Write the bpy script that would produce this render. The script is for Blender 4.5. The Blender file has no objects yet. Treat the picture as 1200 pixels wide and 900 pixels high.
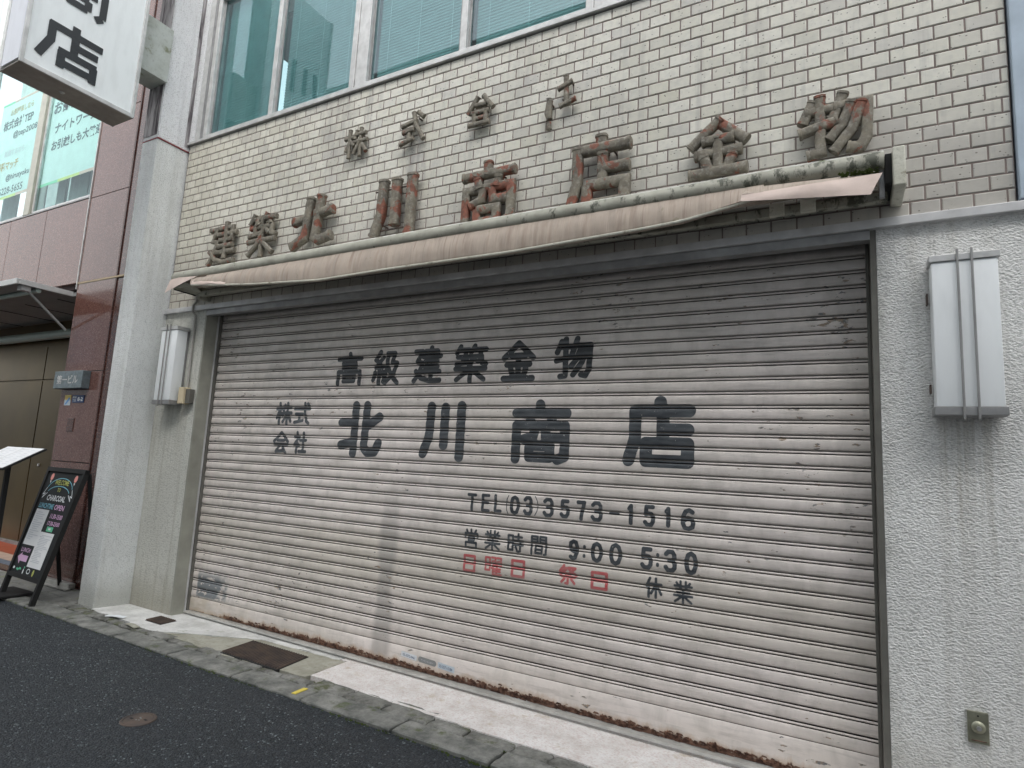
import bpy, bmesh, math, random
from mathutils import Vector, Matrix, noise as mnoise
random.seed(7)
SC = bpy.context.scene
COL = SC.collection

# ------------------------------------------------------------------ camera, sky, sun, exposure
cam_d = bpy.data.cameras.new('camera'); cam = bpy.data.objects.new('camera', cam_d); COL.objects.link(cam); SC.camera = cam
YAW, PITCH, ROLL, FOC = 0.50244367, 0.13392575, 0.05158875, 713.4456
def _axes():
    cy, sy, cp, sp, cr, sr = math.cos(YAW), math.sin(YAW), math.cos(PITCH), math.sin(PITCH), math.cos(ROLL), math.sin(ROLL)
    f = Vector((-sy*cp, cy*cp, sp)); rt = Vector((cy, sy, 0)); up = rt.cross(f)
    return f, cr*rt+sr*up, -sr*rt+cr*up
_f, _r, _u = _axes()
cam.matrix_world = Matrix(((_r.x, _u.x, -_f.x, 4.77461), (_r.y, _u.y, -_f.y, -3.36295), (_r.z, _u.z, -_f.z, 1.19647), (0, 0, 0, 1)))
cam_d.sensor_fit = 'HORIZONTAL'; cam_d.sensor_width = 36; cam_d.lens = FOC/1200*36
cam_d.clip_start = 0.05; cam_d.clip_end = 500

SUN_EL, SUN_AZ = math.radians(46), math.radians(162)      # high soft sun behind the camera's side of the street
world = bpy.data.worlds.new('World'); SC.world = world; world.use_nodes = True
nt = world.node_tree; nt.nodes.clear()
sky = nt.nodes.new('ShaderNodeTexSky'); sky.sky_type = 'NISHITA'; sky.sun_disc = False
sky.sun_elevation = SUN_EL; sky.sun_rotation = SUN_AZ; sky.air_density = 1.6; sky.dust_density = 4.0
hs = nt.nodes.new('ShaderNodeHueSaturation'); hs.inputs['Saturation'].default_value = 0.18; hs.inputs['Value'].default_value = 1.0
bg = nt.nodes.new('ShaderNodeBackground'); bg.inputs['Strength'].default_value = 0.15
wo = nt.nodes.new('ShaderNodeOutputWorld')
nt.links.new(sky.outputs[0], hs.inputs['Color']); nt.links.new(hs.outputs[0], bg.inputs['Color']); nt.links.new(bg.outputs[0], wo.inputs['Surface'])
sun_d = bpy.data.lights.new('sun', 'SUN'); sun_d.energy = 0.85; sun_d.angle = math.radians(40); sun_d.color = (1.0, .98, .95)
sun = bpy.data.objects.new('sun', sun_d); COL.objects.link(sun)
_az = SUN_AZ
_dir = Vector((math.sin(_az)*math.cos(SUN_EL), math.cos(_az)*math.cos(SUN_EL), math.sin(SUN_EL)))   # towards the sun
sun.rotation_euler = _dir.to_track_quat('Z', 'Y').to_euler()
SC.view_settings.view_transform = 'Standard'; SC.view_settings.look = 'None'
SC.view_settings.exposure = 1.45; SC.view_settings.gamma = 1.0; SC.view_settings.use_curve_mapping = False

# ------------------------------------------------------------------ material helpers
class NT:
    def __init__(s, name):
        s.m = bpy.data.materials.new(name); s.m.use_nodes = True; s.t = s.m.node_tree; s.t.nodes.clear()
        s.out = s.n('OutputMaterial'); s.b = s.n('BsdfPrincipled'); s.l(s.b.outputs[0], s.out.inputs['Surface'])
        g = s.n('NewGeometry'); s.pos = g.outputs['Position']; s.geo = g
    def n(s, t, **k):
        x = s.t.nodes.new('ShaderNode'+t)
        for a, v in k.items(): setattr(x, a, v)
        return x
    def l(s, a, b): s.t.links.new(a, b)
    def put(s, sock, v):
        if hasattr(v, 'is_linked') or hasattr(v, 'links'): s.l(v, sock)
        elif isinstance(v, tuple) and len(v) == 3 and sock.type == 'RGBA': sock.default_value = (*v, 1)
        else: sock.default_value = v
    def math(s, op, a, b=0.0, c=0.0, clamp=False):
        x = s.n('Math', operation=op, use_clamp=clamp); s.put(x.inputs[0], a); s.put(x.inputs[1], b)
        if op in ('MULTIPLY_ADD', 'SMOOTH_MIN', 'COMPARE'): s.put(x.inputs[2], c)
        return x.outputs[0]
    def sep(s, v=None):
        x = s.n('SeparateXYZ'); s.l(v or s.pos, x.inputs[0]); return x.outputs
    def scale(s, v, sc):
        x = s.n('VectorMath', operation='MULTIPLY'); s.l(v, x.inputs[0]); x.inputs[1].default_value = sc; return x.outputs[0]
    def noise(s, sc, det=4, rough=.55, vec=None, stretch=None, dist=0):
        x = s.n('TexNoise'); x.inputs['Scale'].default_value = sc; x.inputs['Detail'].default_value = det
        x.inputs['Roughness'].default_value = rough; x.inputs['Distortion'].default_value = dist
        v = vec or s.pos
        if stretch: v = s.scale(v, stretch)
        s.l(v, x.inputs['Vector']); return x.outputs['Fac']
    def voro(s, sc, feat='F1', stretch=None, out='Distance'):
        x = s.n('TexVoronoi', feature=feat); x.inputs['Scale'].default_value = sc
        v = s.scale(s.pos, stretch) if stretch else s.pos
        s.l(v, x.inputs['Vector']); return x.outputs[out]
    def rng(s, v, a, b, c=0.0, d=1.0, smooth=False):
        x = s.n('MapRange'); x.interpolation_type = 'SMOOTHSTEP' if smooth else 'LINEAR'
        s.put(x.inputs['Value'], v)
        for k, q in zip(('From Min', 'From Max', 'To Min', 'To Max'), (a, b, c, d)): x.inputs[k].default_value = q
        return x.outputs[0]
    def mix(s, f, a, b, mode='MIX'):
        x = s.n('Mix', data_type='RGBA', blend_type=mode); s.put(x.inputs[0], f); s.put(x.inputs[6], a); s.put(x.inputs[7], b)
        return x.outputs[2]
    def bump(s, h, st=.3, d=.01, prev=None):
        x = s.n('Bump'); x.inputs['Strength'].default_value = st; x.inputs['Distance'].default_value = d
        s.l(h, x.inputs['Height'])
        if prev: s.l(prev, x.inputs['Normal'])
        return x.outputs[0]
    def done(s, col=None, rough=None, bump=None, metal=None, spec=None):
        if col is not None: s.put(s.b.inputs['Base Color'], col)
        if rough is not None: s.put(s.b.inputs['Roughness'], rough)
        if metal is not None: s.put(s.b.inputs['Metallic'], metal)
        if spec is not None: s.put(s.b.inputs['Specular IOR Level'], spec)
        if bump is not None: s.l(bump, s.b.inputs['Normal'])
        return s.m

def simple(name, col, rough=.6, metal=0, var=.18, sc=9, bst=.15, bsc=60, bd=.002, dark=.5):
    k = NT(name); n = k.noise(sc, 5); f = k.rng(n, .35, .7, 0, var*2)
    c = k.mix(f, col, tuple(v*dark for v in col))
    return k.done(c, rough, k.bump(k.noise(bsc, 4), bst, bd), metal)

# --- roller shutter paint
def mat_shutter(name='shutter_paint', bar=False):
    k = NT(name); X, Y, Z = k.sep()
    base = k.mix(k.rng(k.noise(1.2, 3), .35, .65), (.76, .695, .66), (.73, .67, .615))
    rowi = k.math('FLOOR', k.math('DIVIDE', Z, .075))
    cvx = k.n('CombineXYZ'); k.l(k.math('MULTIPLY', X, 1.0), cvx.inputs[0]); k.l(k.math('MULTIPLY', rowi, 3.71), cvx.inputs[1]); k.l(Z, cvx.inputs[2]); rv = cvx.outputs[0]
    streak = k.noise(5, 6, .65, vec=rv, stretch=(1.6, 1, .8), dist=.4)
    base = k.mix(k.rng(streak, .42, .75, 0, .55), base, (.38, .355, .32))
    grime = k.noise(7, 7, .7, vec=rv, stretch=(.45, 1, 4.0))
    base = k.mix(k.rng(grime, .5, .75, 0, .5), base, (.27, .25, .225))
    # yellowed band of slats and the wide damp smear
    band = k.math('MULTIPLY', k.rng(Z, .25, .45, 0, 1, True), k.rng(Z, .62, .78, 1, 0, True))
    base = k.mix(k.math('MULTIPLY', band, .3), base, (.50, .46, .37))
    w = k.math('ADD', X, k.math('MULTIPLY', k.noise(3, 3), .12))
    sm = k.math('MULTIPLY', k.rng(w, 2.00, 2.05, 0, 1, True), k.rng(w, 2.13, 2.19, 1, 0, True))
    sm = k.math('MULTIPLY', sm, k.rng(Z, .6, 1.15, 1, 0, True))
    base = k.mix(k.math('MULTIPLY', sm, .68), base, (.33, .31, .29))
    # mottled darker tone growing towards the upper slats
    uppertone = k.math('MULTIPLY', k.rng(Z, 1.6, 2.4, 0, 1, True), k.rng(k.noise(4, 5, stretch=(.6, 1, 3)), .3, .7, .35, 1))
    base = k.mix(k.math('MULTIPLY', uppertone, .30), base, (.25, .23, .21))
    # flaked paint: grey primer islands, denser near the ends of the slats
    chip = k.noise(26, 6, .6, stretch=(.55, 1, 1.6)); zone = k.noise(1.6, 3)
    ends = k.math('MAXIMUM', k.rng(X, .0, .7, .05, 0), k.rng(X, 4.3, 4.9, 0, .075))
    thr = k.math('ADD', k.math('ADD', chip, k.rng(zone, .4, .75, -.1, .07)), ends)
    cm = k.rng(thr, .638, .648)
    base = k.mix(cm, base, k.mix(k.rng(k.noise(40, 2), .4, .6), (.17, .175, .18), (.34, .26, .19)))
    # the grey primer patch bottom left
    pz = k.math('MULTIPLY', k.rng(Z, .0, .02), k.rng(Z, .16, .24, 1, 0))
    px = k.math('ADD', X, k.math('MULTIPLY', k.noise(9, 4), .5))
    pp = k.math('MULTIPLY', k.math('MULTIPLY', k.rng(X, .07, .085), k.rng(px, .62, .72, 1, 0)), pz)
    pp = k.math('MULTIPLY', pp, k.rng(k.noise(14, 5, stretch=(1, 1, 2)), .40, .43))
    base = k.mix(pp, base, (.21, .225, .235))
    # tiny rust freckles
    fr = k.math('MULTIPLY', k.rng(k.noise(70, 3), .73, .76), k.rng(k.noise(3, 2), .45, .6))
    base = k.mix(fr, base, (.20, .09, .04))
    if bar:
        # ragged rust climbing from the lower edge, more to the right of the first metre
        edge = k.math('ADD', Z, k.math('MULTIPLY', X, .0115))
        nz = k.math('ADD', k.math('MULTIPLY', k.noise(11, 7, .7, stretch=(1, 1, .5)), .11), k.math('MULTIPLY', k.noise(60, 3), .018))
        hgt = k.math('ADD', k.math('SUBTRACT', edge, nz), k.rng(X, 0, 1.0, .035, 0))
        r = k.rng(hgt, -.143, -.135, 1, 0)
        rc = k.mix(k.rng(k.noise(45, 6, .7), .38, .62), (.045, .018, .012), (.24, .125, .08))
        rc = k.mix(k.rng(k.noise(20, 3), .58, .66), rc, (.42, .34, .27))
        halo = k.rng(hgt, -.139, -.110, .5, 0)
        base = k.mix(halo, base, (.42, .25, .11)); base = k.mix(r, base, rc)
        # dirty cream left end
        base = k.mix(k.math('MULTIPLY', k.rng(X, .1, .9, .55, 0), k.rng(k.noise(8, 4), .3, .6)), base, (.42, .35, .24))
        hb = k.math('ADD', k.math('MULTIPLY', cm, -.6), k.math('MULTIPLY', r, k.noise(50, 5, .7)))
        return k.done(base, k.rng(r, 0, 1, .45, .95), k.bump(hb, .8, .006))
    b1 = k.bump(k.math('MULTIPLY', cm, -1.0), .5, .0012)
    b2 = k.bump(k.noise(2.2, 3, stretch=(1, 1, 3)), .35, .012, b1)
    return k.done(base, k.rng(k.noise(5, 3), .3, .7, .36, .6), b2)
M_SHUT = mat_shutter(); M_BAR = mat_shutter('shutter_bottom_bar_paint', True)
M_GAP = simple('shutter_joint_shade', (.014, .008, .008), .95)  # near-black colour puts the shade of the slat joints into the material

def mat_paint(name, c1, c2):
    k = NT(name)
    c = k.mix(k.rng(k.noise(16, 5, stretch=(.6, 1, 2)), .35, .75), c1, c2)
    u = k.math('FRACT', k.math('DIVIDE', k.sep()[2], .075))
    lowband = k.math('MULTIPLY', k.math('MULTIPLY', k.rng(u, .02, .10), k.rng(u, .12, .42, 1, 0, True)), k.rng(k.noise(2.5, 3, stretch=(.7, 1, 4)), .35, .6))  # lettering turns greyer in a band low on each slat
    c = k.mix(k.math('MULTIPLY', lowband, .45), c, (.24, .25, .26) if c1[0] < .3 else (.62, .35, .33))
    wear = k.rng(k.noise(55, 5, .65), .66, .69)
    c = k.mix(wear, c, (.33, .32, .31))
    return k.done(c, .42, k.bump(k.noise(80, 3), .1, .001))
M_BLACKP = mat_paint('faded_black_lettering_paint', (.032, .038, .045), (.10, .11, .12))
M_BLACKP1 = mat_paint('fresh_black_lettering_paint', (.014, .017, .020), (.05, .055, .06))
M_GREYP = mat_paint('faded_grey_lettering_paint', (.045, .05, .058), (.12, .13, .14))
M_REDP = mat_paint('faded_red_lettering_paint', (.52, .095, .10), (.55, .22, .21))

# --- glazed brick tile; shade differs tile by tile through its position in the bond
BX0, BPX, BZ0, BPZ = 5.064, .119, 2.431, .0715
def mat_tile():
    k = NT('glazed_facade_tile'); X, Y, Z = k.sep()
    row = k.math('FLOOR', k.math('DIVIDE', k.math('SUBTRACT', Z, BZ0), BPZ))
    par = k.math('MULTIPLY', k.math('MODULO', k.math('ADD', row, 100.0), 2.0), .5)
    colm = k.math('FLOOR', k.math('ADD', k.math('DIVIDE', k.math('SUBTRACT', X, BX0), BPX), par))
    cv = k.n('CombineXYZ'); k.l(row, cv.inputs[0]); k.l(colm, cv.inputs[1])
    wn = k.n('TexWhiteNoise', noise_dimensions='2D'); k.l(cv.outputs[0], wn.inputs['Vector'])
    ws = k.sep(wn.outputs['Color'])
    c = k.mix(ws[0], (.62, .60, .52), (.75, .73, .65))
    c = k.mix(k.rng(ws[1], .9, 1.0, 0, .35), c, (.62, .60, .47))
    c = k.mix(k.rng(ws[2], .75, 1.0, 0, .5), c, (.50, .48, .46))
    c = k.mix(k.rng(k.noise(30, 4), .45, .7, 0, .3), c, (.44, .44, .41))
    # soot rising from the awning and the lower courses, plus run-off streaks
    so = k.math('ADD', Z, k.math('MULTIPLY', k.noise(2.5, 4), .55))
    so = k.rng(so, 2.95, 3.35, .62, 0, True)
    c = k.mix(so, c, (.36, .335, .31))
    st = k.math('MULTIPLY', k.rng(k.noise(5, 4, stretch=(3.2, 1, .18)), .55, .78, 0, .55), 1.0)
    c = k.mix(st, c, (.34, .33, .31))
    xw = k.math('ADD', X, k.math('MULTIPLY', k.noise(4, 4), .22))
    for xa, xb, za, zb, am in ((2.12, 2.36, 2.75, 3.45, .55), (1.28, 1.62, 3.25, 4.1, .38), (2.95, 3.2, 3.3, 4.1, .25), (3.55, 3.85, 2.7, 3.5, .3)):
        mk = k.math('MULTIPLY', k.math('MULTIPLY', k.rng(xw, xa, xa+.08, 0, 1, True), k.rng(xw, xb-.08, xb, 1, 0, True)), k.math('MULTIPLY', k.rng(Z, za, za+.2, 0, 1, True), k.rng(Z, zb-.05, zb, 1, 0, True)))
        c = k.mix(k.math('MULTIPLY', k.math('MULTIPLY', mk, am), k.rng(k.noise(12, 4, stretch=(2, 1, .4)), .3, .6)), c, (.27, .26, .25))
    # yellow-beige tint towards the left end
    c = k.mix(k.rng(X, -.6, 1.8, .35, 0), c, (.60, .56, .44))
    sp = k.math('MULTIPLY', k.rng(k.voro(62, stretch=(.7, 1, 1)), .17, .22, 1, 0), k.rng(k.noise(34, 2), .54, .57))
    c = k.mix(k.math('MULTIPLY', sp, .75), c, (.10, .085, .07))
    bmp = k.bump(k.noise(90, 4), .25, .0012); bmp = k.bump(k.noise(14, 2), .4, .003, bmp)
    return k.done(c, k.rng(k.noise(20, 3), .3, .7, .3, .5), bmp)
M_TILE = mat_tile()
M_MORTAR = simple('mortar_joint', (.27, .22, .20), .95, var=.3)

def mat_stucco(name, col, dirt, zdirt=True, bsc=95, bst=.75, streak=.35, bd=.006):
    k = NT(name); X, Y, Z = k.sep()
    c = k.mix(k.rng(k.noise(2.2, 5), .35, .7, 0, .55), col, tuple(v*.78 for v in col))
    c = k.mix(k.rng(k.noise(5, 5, stretch=(4, 4, .2)), .48, .8, 0, streak), c, dirt)
    low = k.rng(k.math('SUBTRACT', Z, k.math('MULTIPLY', k.noise(6, 4), .25)), -.22, .12, .6, 0, True)
    if zdirt: c = k.mix(low, c, dirt)
    if name == 'grey_spatter_stucco':
        sx = k.math('MULTIPLY', k.rng(X, 5.10, 5.17, 0, 1, True), k.rng(X, 5.31, 5.38, 1, 0, True)); sz = k.math('MULTIPLY', k.rng(Z, .55, 1.35, 0, 1, True), k.rng(Z, 1.49, 1.52, 1, 0))
        sk = k.math('MULTIPLY', k.math('MULTIPLY', sx, sz), k.rng(k.noise(9, 5, .7, stretch=(5, 1, .12)), .42, .66)); c = k.mix(k.math('MULTIPLY', sk, .6), c, (.36, .33, .27))
        c = k.mix(k.math('MULTIPLY', k.rng(X, 4.925, 5.0, .5, 0, True), k.rng(k.noise(5, 4), .35, .65)), c, (.40, .40, .36))
    h = k.math('ADD', k.noise(bsc, 2, .5, stretch=(1, 1, 1.5)), k.math('MULTIPLY', k.noise(bsc*.3, 2), .35))
    c = k.mix(k.rng(h, .50, .66, .45, 0), c, tuple(v*.45 for v in col))
    return k.done(c, .9, k.bump(h, bst, bd))
M_STUC = mat_stucco('grey_spatter_stucco', (.82, .82, .80), (.42, .40, .35), bsc=95, bst=1.0, bd=.010)
M_STUCL = mat_stucco('stained_jamb_stucco', (.60, .60, .55), (.27, .25, .19), streak=.6, bsc=60)
M_PIER = mat_stucco('pier_stucco', (.80, .82, .81), (.38, .38, .33), bst=1.0, bsc=85, bd=.010)
M_PEB = mat_stucco('pebbledash', (.86, .87, .88), (.42, .41, .42), zdirt=False, bsc=75, bst=1.0, bd=.012)
def mat_stain():
    k = NT('black_run_off_stained_concrete')
    f = k.rng(k.noise(7, 6, .6, stretch=(3, 3, .35), dist=.6), .38, .62)
    c = k.mix(f, (.42, .40, .40), (.06, .05, .055))
    return k.done(c, .9, k.bump(k.noise(40, 4), .4, .01))
M_STAIN = mat_stain()
M_REVEAL = simple('reveal_render', (.36, .36, .31), .85, var=.3, sc=5, bsc=45, bst=.3)

M_ALU = simple('weathered_aluminium', (.66, .66, .65), .45, .35, var=.25, sc=12)
M_ALUD = simple('dull_steel', (.36, .36, .36), .5, .5, var=.3, sc=10)
M_TRIM = simple('grey_painted_flashing', (.66, .66, .66), .5, .2, var=.35, sc=6)
M_DARK = simple('dark_void', (.02, .02, .02), .9)
M_GUIDE = simple('grimy_guide_rail', (.18, .175, .155), .6, .3, var=.3, sc=8)
M_STEELRAIL = simple('worn_threshold_rail', (.62, .61, .57), .4, .3, var=.35, sc=10)
M_GREENROOM = simple('dim_room_wall', (.10, .13, .13), .9)

def mat_glass(name, tint, gl=.22, rough=.02):
    k = NT(name)
    tr = k.n('BsdfTransparent'); k.put(tr.inputs[0], tint)
    gs = k.n('BsdfGlossy'); gs.inputs['Roughness'].default_value = rough; k.put(gs.inputs[0], (.9, .95, 1.0))
    fr = k.n('LayerWeight'); fr.inputs['Blend'].default_value = .5
    k.l(k.bump(k.noise(1.3, 2), .05, .02), gs.inputs['Normal'])
    f = k.math('MULTIPLY_ADD', k.math('POWER', fr.outputs['Facing'], 4.0), .42, gl, clamp=True)
    mx = k.n('MixShader'); k.l(f, mx.inputs[0]); k.l(tr.outputs[0], mx.inputs[1]); k.l(gs.outputs[0], mx.inputs[2])
    k.l(mx.outputs[0], k.out.inputs['Surface']); return k.m
M_GLASS = mat_glass('teal_window_glass', (.72, .87, .88), .06)
M_GLASS2 = mat_glass('clear_window_glass', (.88, .965, .955), .0)
M_BLIND = simple('venetian_blind_slat', (.74, .90, .87), .4, .1, var=.1)

def mat_granite(name, a, b, rough=.12):
    k = NT(name)
    v = k.voro(170, out='Color'); s = k.sep(v)
    c = k.mix(s[0], a, b); c = k.mix(k.rng(s[1], .85, .9, 0, .6), c, (.06, .035, .03)); c = k.mix(k.rng(s[2], .9, .95, 0, .45), c, (.45, .28, .24))
    c = k.mix(k.rng(k.noise(2, 3), .4, .7, 0, .3), c, tuple(x*.7 for x in a))
    return k.done(c, rough, k.bump(k.noise(1.0, 2), .04, .01), spec=.6)
M_GRAN = mat_granite('polished_red_granite', (.10, .043, .034), (.21, .105, .085), .06)
M_GRAND = mat_granite('dark_red_granite', (.06, .022, .018), (.10, .045, .035))
M_GRANJ = simple('granite_joint', (.05, .03, .03), .8)

def mat_asphalt():
    k = NT('fine_asphalt')
    v = k.voro(120, out='Color'); s = k.sep(v)
    c = k.mix(s[0], (.004, .0075, .011), (.033, .042, .051))
    c = k.mix(k.rng(s[1], .965, .985), c, (.22, .26, .27))
    c = k.mix(k.rng(k.noise(1.4, 4), .35, .7, 0, .5), c, (.018, .022, .028))
    h = k.math('ADD', k.math('MULTIPLY', k.voro(120), -1.2), k.math('MULTIPLY', k.voro(60), -.8))
    h = k.math('ADD', h, k.math('MULTIPLY', k.noise(30, 3), .7))
    return k.done(c, k.rng(s[2], 0, 1, .45, .8), k.bump(h, 1.0, .008))
M_ASPH = mat_asphalt()
def mat_concrete(name, a, b, moss=.0, bsc=50, rough=.85, mossy=(.10, .13, .035), sp=0, msc=7):
    k = NT(name); c = k.mix(k.rng(k.noise(6, 8, .72), .38, .64), a, b)
    if sp:
        v = k.sep(k.voro(110, out='Color')); c = k.mix(k.rng(v[0], .7, .8, 0, sp), c, (.50, .36, .33)); c = k.mix(k.rng(v[1], .8, .85, 0, sp), c, (.75, .74, .74))
    if moss: c = k.mix(k.rng(k.noise(msc, 6, .7), .62-moss*.2, .72-moss*.15), c, mossy)
    h = k.noise(bsc, 5, .65)
    c = k.mix(k.rng(h, .25, .45, .45, 0), c, tuple(v*.5 for v in b))
    return k.done(c, rough, k.bump(h, .5, .006))
M_KERB = mat_concrete('old_granite_kerb', (.26, .26, .24), (.085, .09, .082), .3, bsc=60, mossy=(.085, .10, .045))
M_EDGE = mat_concrete('crumbled_mortar', (.27, .27, .25), (.08, .08, .07), .5, mossy=(.08, .09, .04), bsc=35)
M_WHITEC = mat_concrete('whitened_concrete', (.72, .72, .70), (.50, .50, .48), .1, mossy=(.36, .37, .30))
M_OLIVE = mat_concrete('olive_stained_concrete', (.40, .39, .33), (.27, .265, .21), .35, mossy=(.22, .22, .16))
M_TERR = mat_concrete('pale_terrazzo', (.78, .76, .74), (.60, .56, .53), .15, mossy=(.52, .45, .36), sp=.35, bsc=80)
M_PAVE = mat_concrete('grey_pavement', (.27, .27, .25), (.16, .16, .15), .3, mossy=(.22, .23, .15))
M_MOSS = mat_concrete('moss', (.09, .13, .02), (.04, .06, .01), 0, bsc=120)
def mat_iron():
    k = NT('rusty_cast_iron')
    c = k.mix(k.rng(k.noise(12, 5), .35, .65), (.13, .095, .075), (.075, .06, .055))
    return k.done(c, .65, k.bump(k.noise(90, 3), .4, .003), .25)
M_IRON = mat_iron()

def mat_patina():
    k = NT('verdigris_grey_metal_with_red_primer')
    c = k.mix(k.rng(k.noise(14, 6, .6), .35, .65), (.24, .215, .165), (.125, .112, .09))
    c = k.mix(k.rng(k.noise(50, 4), .5, .7, 0, .6), c, (.36, .35, .31))
    PX, PY, PZc = k.sep(); rn = k.math('ADD', k.noise(9, 5, .6, dist=.5), k.math('ADD', k.rng(PZc, 3.22, 3.4, 0, -.09), k.math('ADD', k.rng(PX, 3.9, 4.1, 0, -.03), k.rng(PX, 1.5, 1.7, -.02, 0))))
    rn = k.math('ADD', rn, k.math('MULTIPLY', k.math('MULTIPLY', k.rng(PX, 1.7, 2.1), k.rng(PX, 3.1, 3.3, 1, 0)), .035)); red = k.rng(rn, .545, .58)
    c = k.mix(red, c, k.mix(k.rng(k.noise(40, 3), .4, .6), (.27, .10, .065), (.17, .075, .05)))
    h = k.math('ADD', k.noise(35, 5, .6), k.math('MULTIPLY', red, -.25))
    return k.done(c, .7, k.bump(h, .55, .006), .15)
M_PAT = mat_patina()
def mat_case():
    k = NT('mouldy_ivory_metal'); X, Y, Z = k.sep()
    c = k.mix(k.rng(k.noise(9, 5), .35, .7), (.42, .415, .35), (.27, .265, .215))
    n = k.math('ADD', k.noise(16, 7, .7, stretch=(1, 1, .45)), k.rng(X, 2.5, 4.8, -.05, .075))
    n = k.math('SUBTRACT', n, k.rng(X, -.1, .5, -.06, 0))
    c = k.mix(k.rng(n, .56, .64, 0, .9), c, (.06, .065, .045))
    top = k.math('MULTIPLY', k.rng(Z, 2.665, 2.69), k.rng(k.noise(20, 5), .42, .55))
    c = k.mix(top, c, (.72, .73, .70))  # paler top: the case's highlight painted into its colour
    g = k.math('MULTIPLY', k.rng(Z, 2.66, 2.68), k.rng(k.noise(11, 5, .7), .60, .64))
    c = k.mix(g, c, (.12, .16, .05))
    return k.done(c, .6, k.bump(k.noise(60, 4), .3, .003), .1)
M_CASE = mat_case()
M_BRACK = mat_concrete('ivory_bracket_paint', (.66, .65, .56), (.52, .51, .42), .2, mossy=(.20, .17, .10), rough=.5)
def mat_fabric():
    k = NT('faded_pink_awning_canvas'); X, Y, Z = k.sep()
    c = k.mix(k.rng(k.noise(6, 4), .35, .7), (.46, .38, .31), (.37, .305, .25))
    c = k.mix(k.rng(k.noise(9, 6, stretch=(3, 1, .4)), .5, .72, 0, .6), c, (.27, .20, .15))
    rib = k.math('MULTIPLY', k.rng(k.noise(22, 2, stretch=(2.4, 0.2, .05)), .60, .66), k.rng(k.noise(4, 2), .4, .55))
    c = k.mix(k.math('MULTIPLY', rib, .6), c, (.24, .17, .13))
    c = k.mix(k.rng(k.noise(18, 2, stretch=(1, 1, 1)), .70, .73, 0, .3), c, (.15, .17, .06))
    k.b.inputs['Sheen Weight'].default_value = .2
    return k.done(c, .7, k.bump(k.noise(26, 3, stretch=(2.4, .3, .1)), .7, .008))
M_FAB = mat_fabric()
def mat_fabric_light():
    k = NT('pale_underside_canvas')
    c = k.mix(k.rng(k.noise(7, 4), .35, .7), (.66, .54, .48), (.52, .42, .37))
    return k.done(c, .7, k.bump(k.noise(14, 4), .3, .006))
M_FABL = mat_fabric_light()
def mat_acryl(name, col):
    k = NT(name); c = k.mix(k.rng(k.noise(8, 5, stretch=(2, 2, .5)), .45, .8, 0, .35), col, tuple(v*.72 for v in col))
    k.b.inputs['Subsurface Weight'].default_value = .0
    return k.done(c, .32, k.bump(k.noise(5, 2), .05, .004))
M_ACR = mat_acryl('milky_acrylic', (.88, .91, .92))
M_SIGNW = mat_acryl('sign_face_acrylic', (.90, .94, .95))
M_SIGNE = mat_acryl('sign_side_panel', (.70, .72, .78))
M_SIGNB = simple('sign_underside', (.38, .35, .31), .6, .1, var=.3)
M_INK = simple('black_vinyl', (.02, .025, .03), .4, var=.05)
M_BRASS = simple('bronze_tinted_panel', (.13, .09, .032), .3, .6, var=.4, sc=1.5, bst=.03)
M_BLACK = simple('black_painted_wood', (.005, .005, .005), .7, var=.1)
M_BOARD = simple('blackboard_face', (.005, .008, .010), .7, var=.1)
def flat(name, col, rough=.6): return simple(name, col, rough, var=.06, bst=.05)
M_PAPER = flat('white_paper', (.82, .83, .84)); M_YEL = flat('chalk_yellow', (.45, .48, .12)); M_CYAN = flat('chalk_cyan', (.20, .50, .62))
M_PINK = flat('chalk_pink', (.72, .45, .68)); M_SALM = flat('chalk_salmon', (.75, .30, .26)); M_CHW = flat('chalk_white', (.75, .78, .80))
M_GREEN = flat('chalk_green', (.12, .55, .32)); M_GTXT = flat('grey_print', (.62, .64, .67)); M_NAVY = flat('navy_plate', (.03, .06, .16))
M_BLUE = flat('sticker_blue', (.10, .30, .62)); M_BLUET = flat('sticker_blue_text', (.14, .19, .28)); M_STK = flat('sticker_white', (.72, .75, .78))
M_STKB = flat('sticker_pale_blue', (.55, .62, .68)); M_STKG = flat('grey_label', (.24, .25, .25)); M_YSTK = flat('sticker_yellow', (.75, .55, .16))
M_YMARK = flat('yellow_road_tape', (.72, .58, .10)); M_DTXT = flat('dark_print', (.10, .13, .14)); M_GOLD = flat('gold_print', (.55, .38, .14))
M_POSTER = simple('poster_mint_paper', (.68, .82, .79), .5, var=.1); M_RAINB = flat('poster_edge_yellow', (.66, .72, .22)); M_RAING = flat('poster_edge_green', (.25, .70, .42)); M_RAINP = flat('poster_edge_salmon', (.76, .50, .42))
M_CURT = simple('white_curtain', (.68, .72, .70), .8, var=.2, sc=5)
M_BEIGE = flat('beige_plastic', (.66, .56, .38)); M_CABLE = simple('grey_cable', (.40, .39, .36), .6)
M_LEDGE = simple('bright_metal_ramp', (.55, .54, .50), .35, .5, var=.3)
M_REDT = simple('red_floor_tile', (.38, .075, .03), .5); M_BEIT = simple('peach_floor_tile', (.55, .40, .32), .5); M_BLUT = simple('slate_blue_floor_tile', (.15, .18, .23), .5)
M_COPPER = simple('verdigris_plaque', (.22, .27, .29), .55, .4, var=.4, sc=25)
M_PALEB = simple('pale_blue_render', (.46, .55, .64), .7, var=.15)
M_SOFFIT = simple('soffit_panel', (.34, .34, .33), .6); M_CANOPY = simple('pale_canopy_edge', (.62, .63, .62), .4)
M_PALEG = simple('pale_green_tube', (.42, .52, .47), .3, var=.1)
M_BOXB = mat_concrete('weathered_sign_bracket', (.50, .53, .50), (.40, .42, .38), .25, mossy=(.22, .23, .15), bsc=30, rough=.6)
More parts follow.
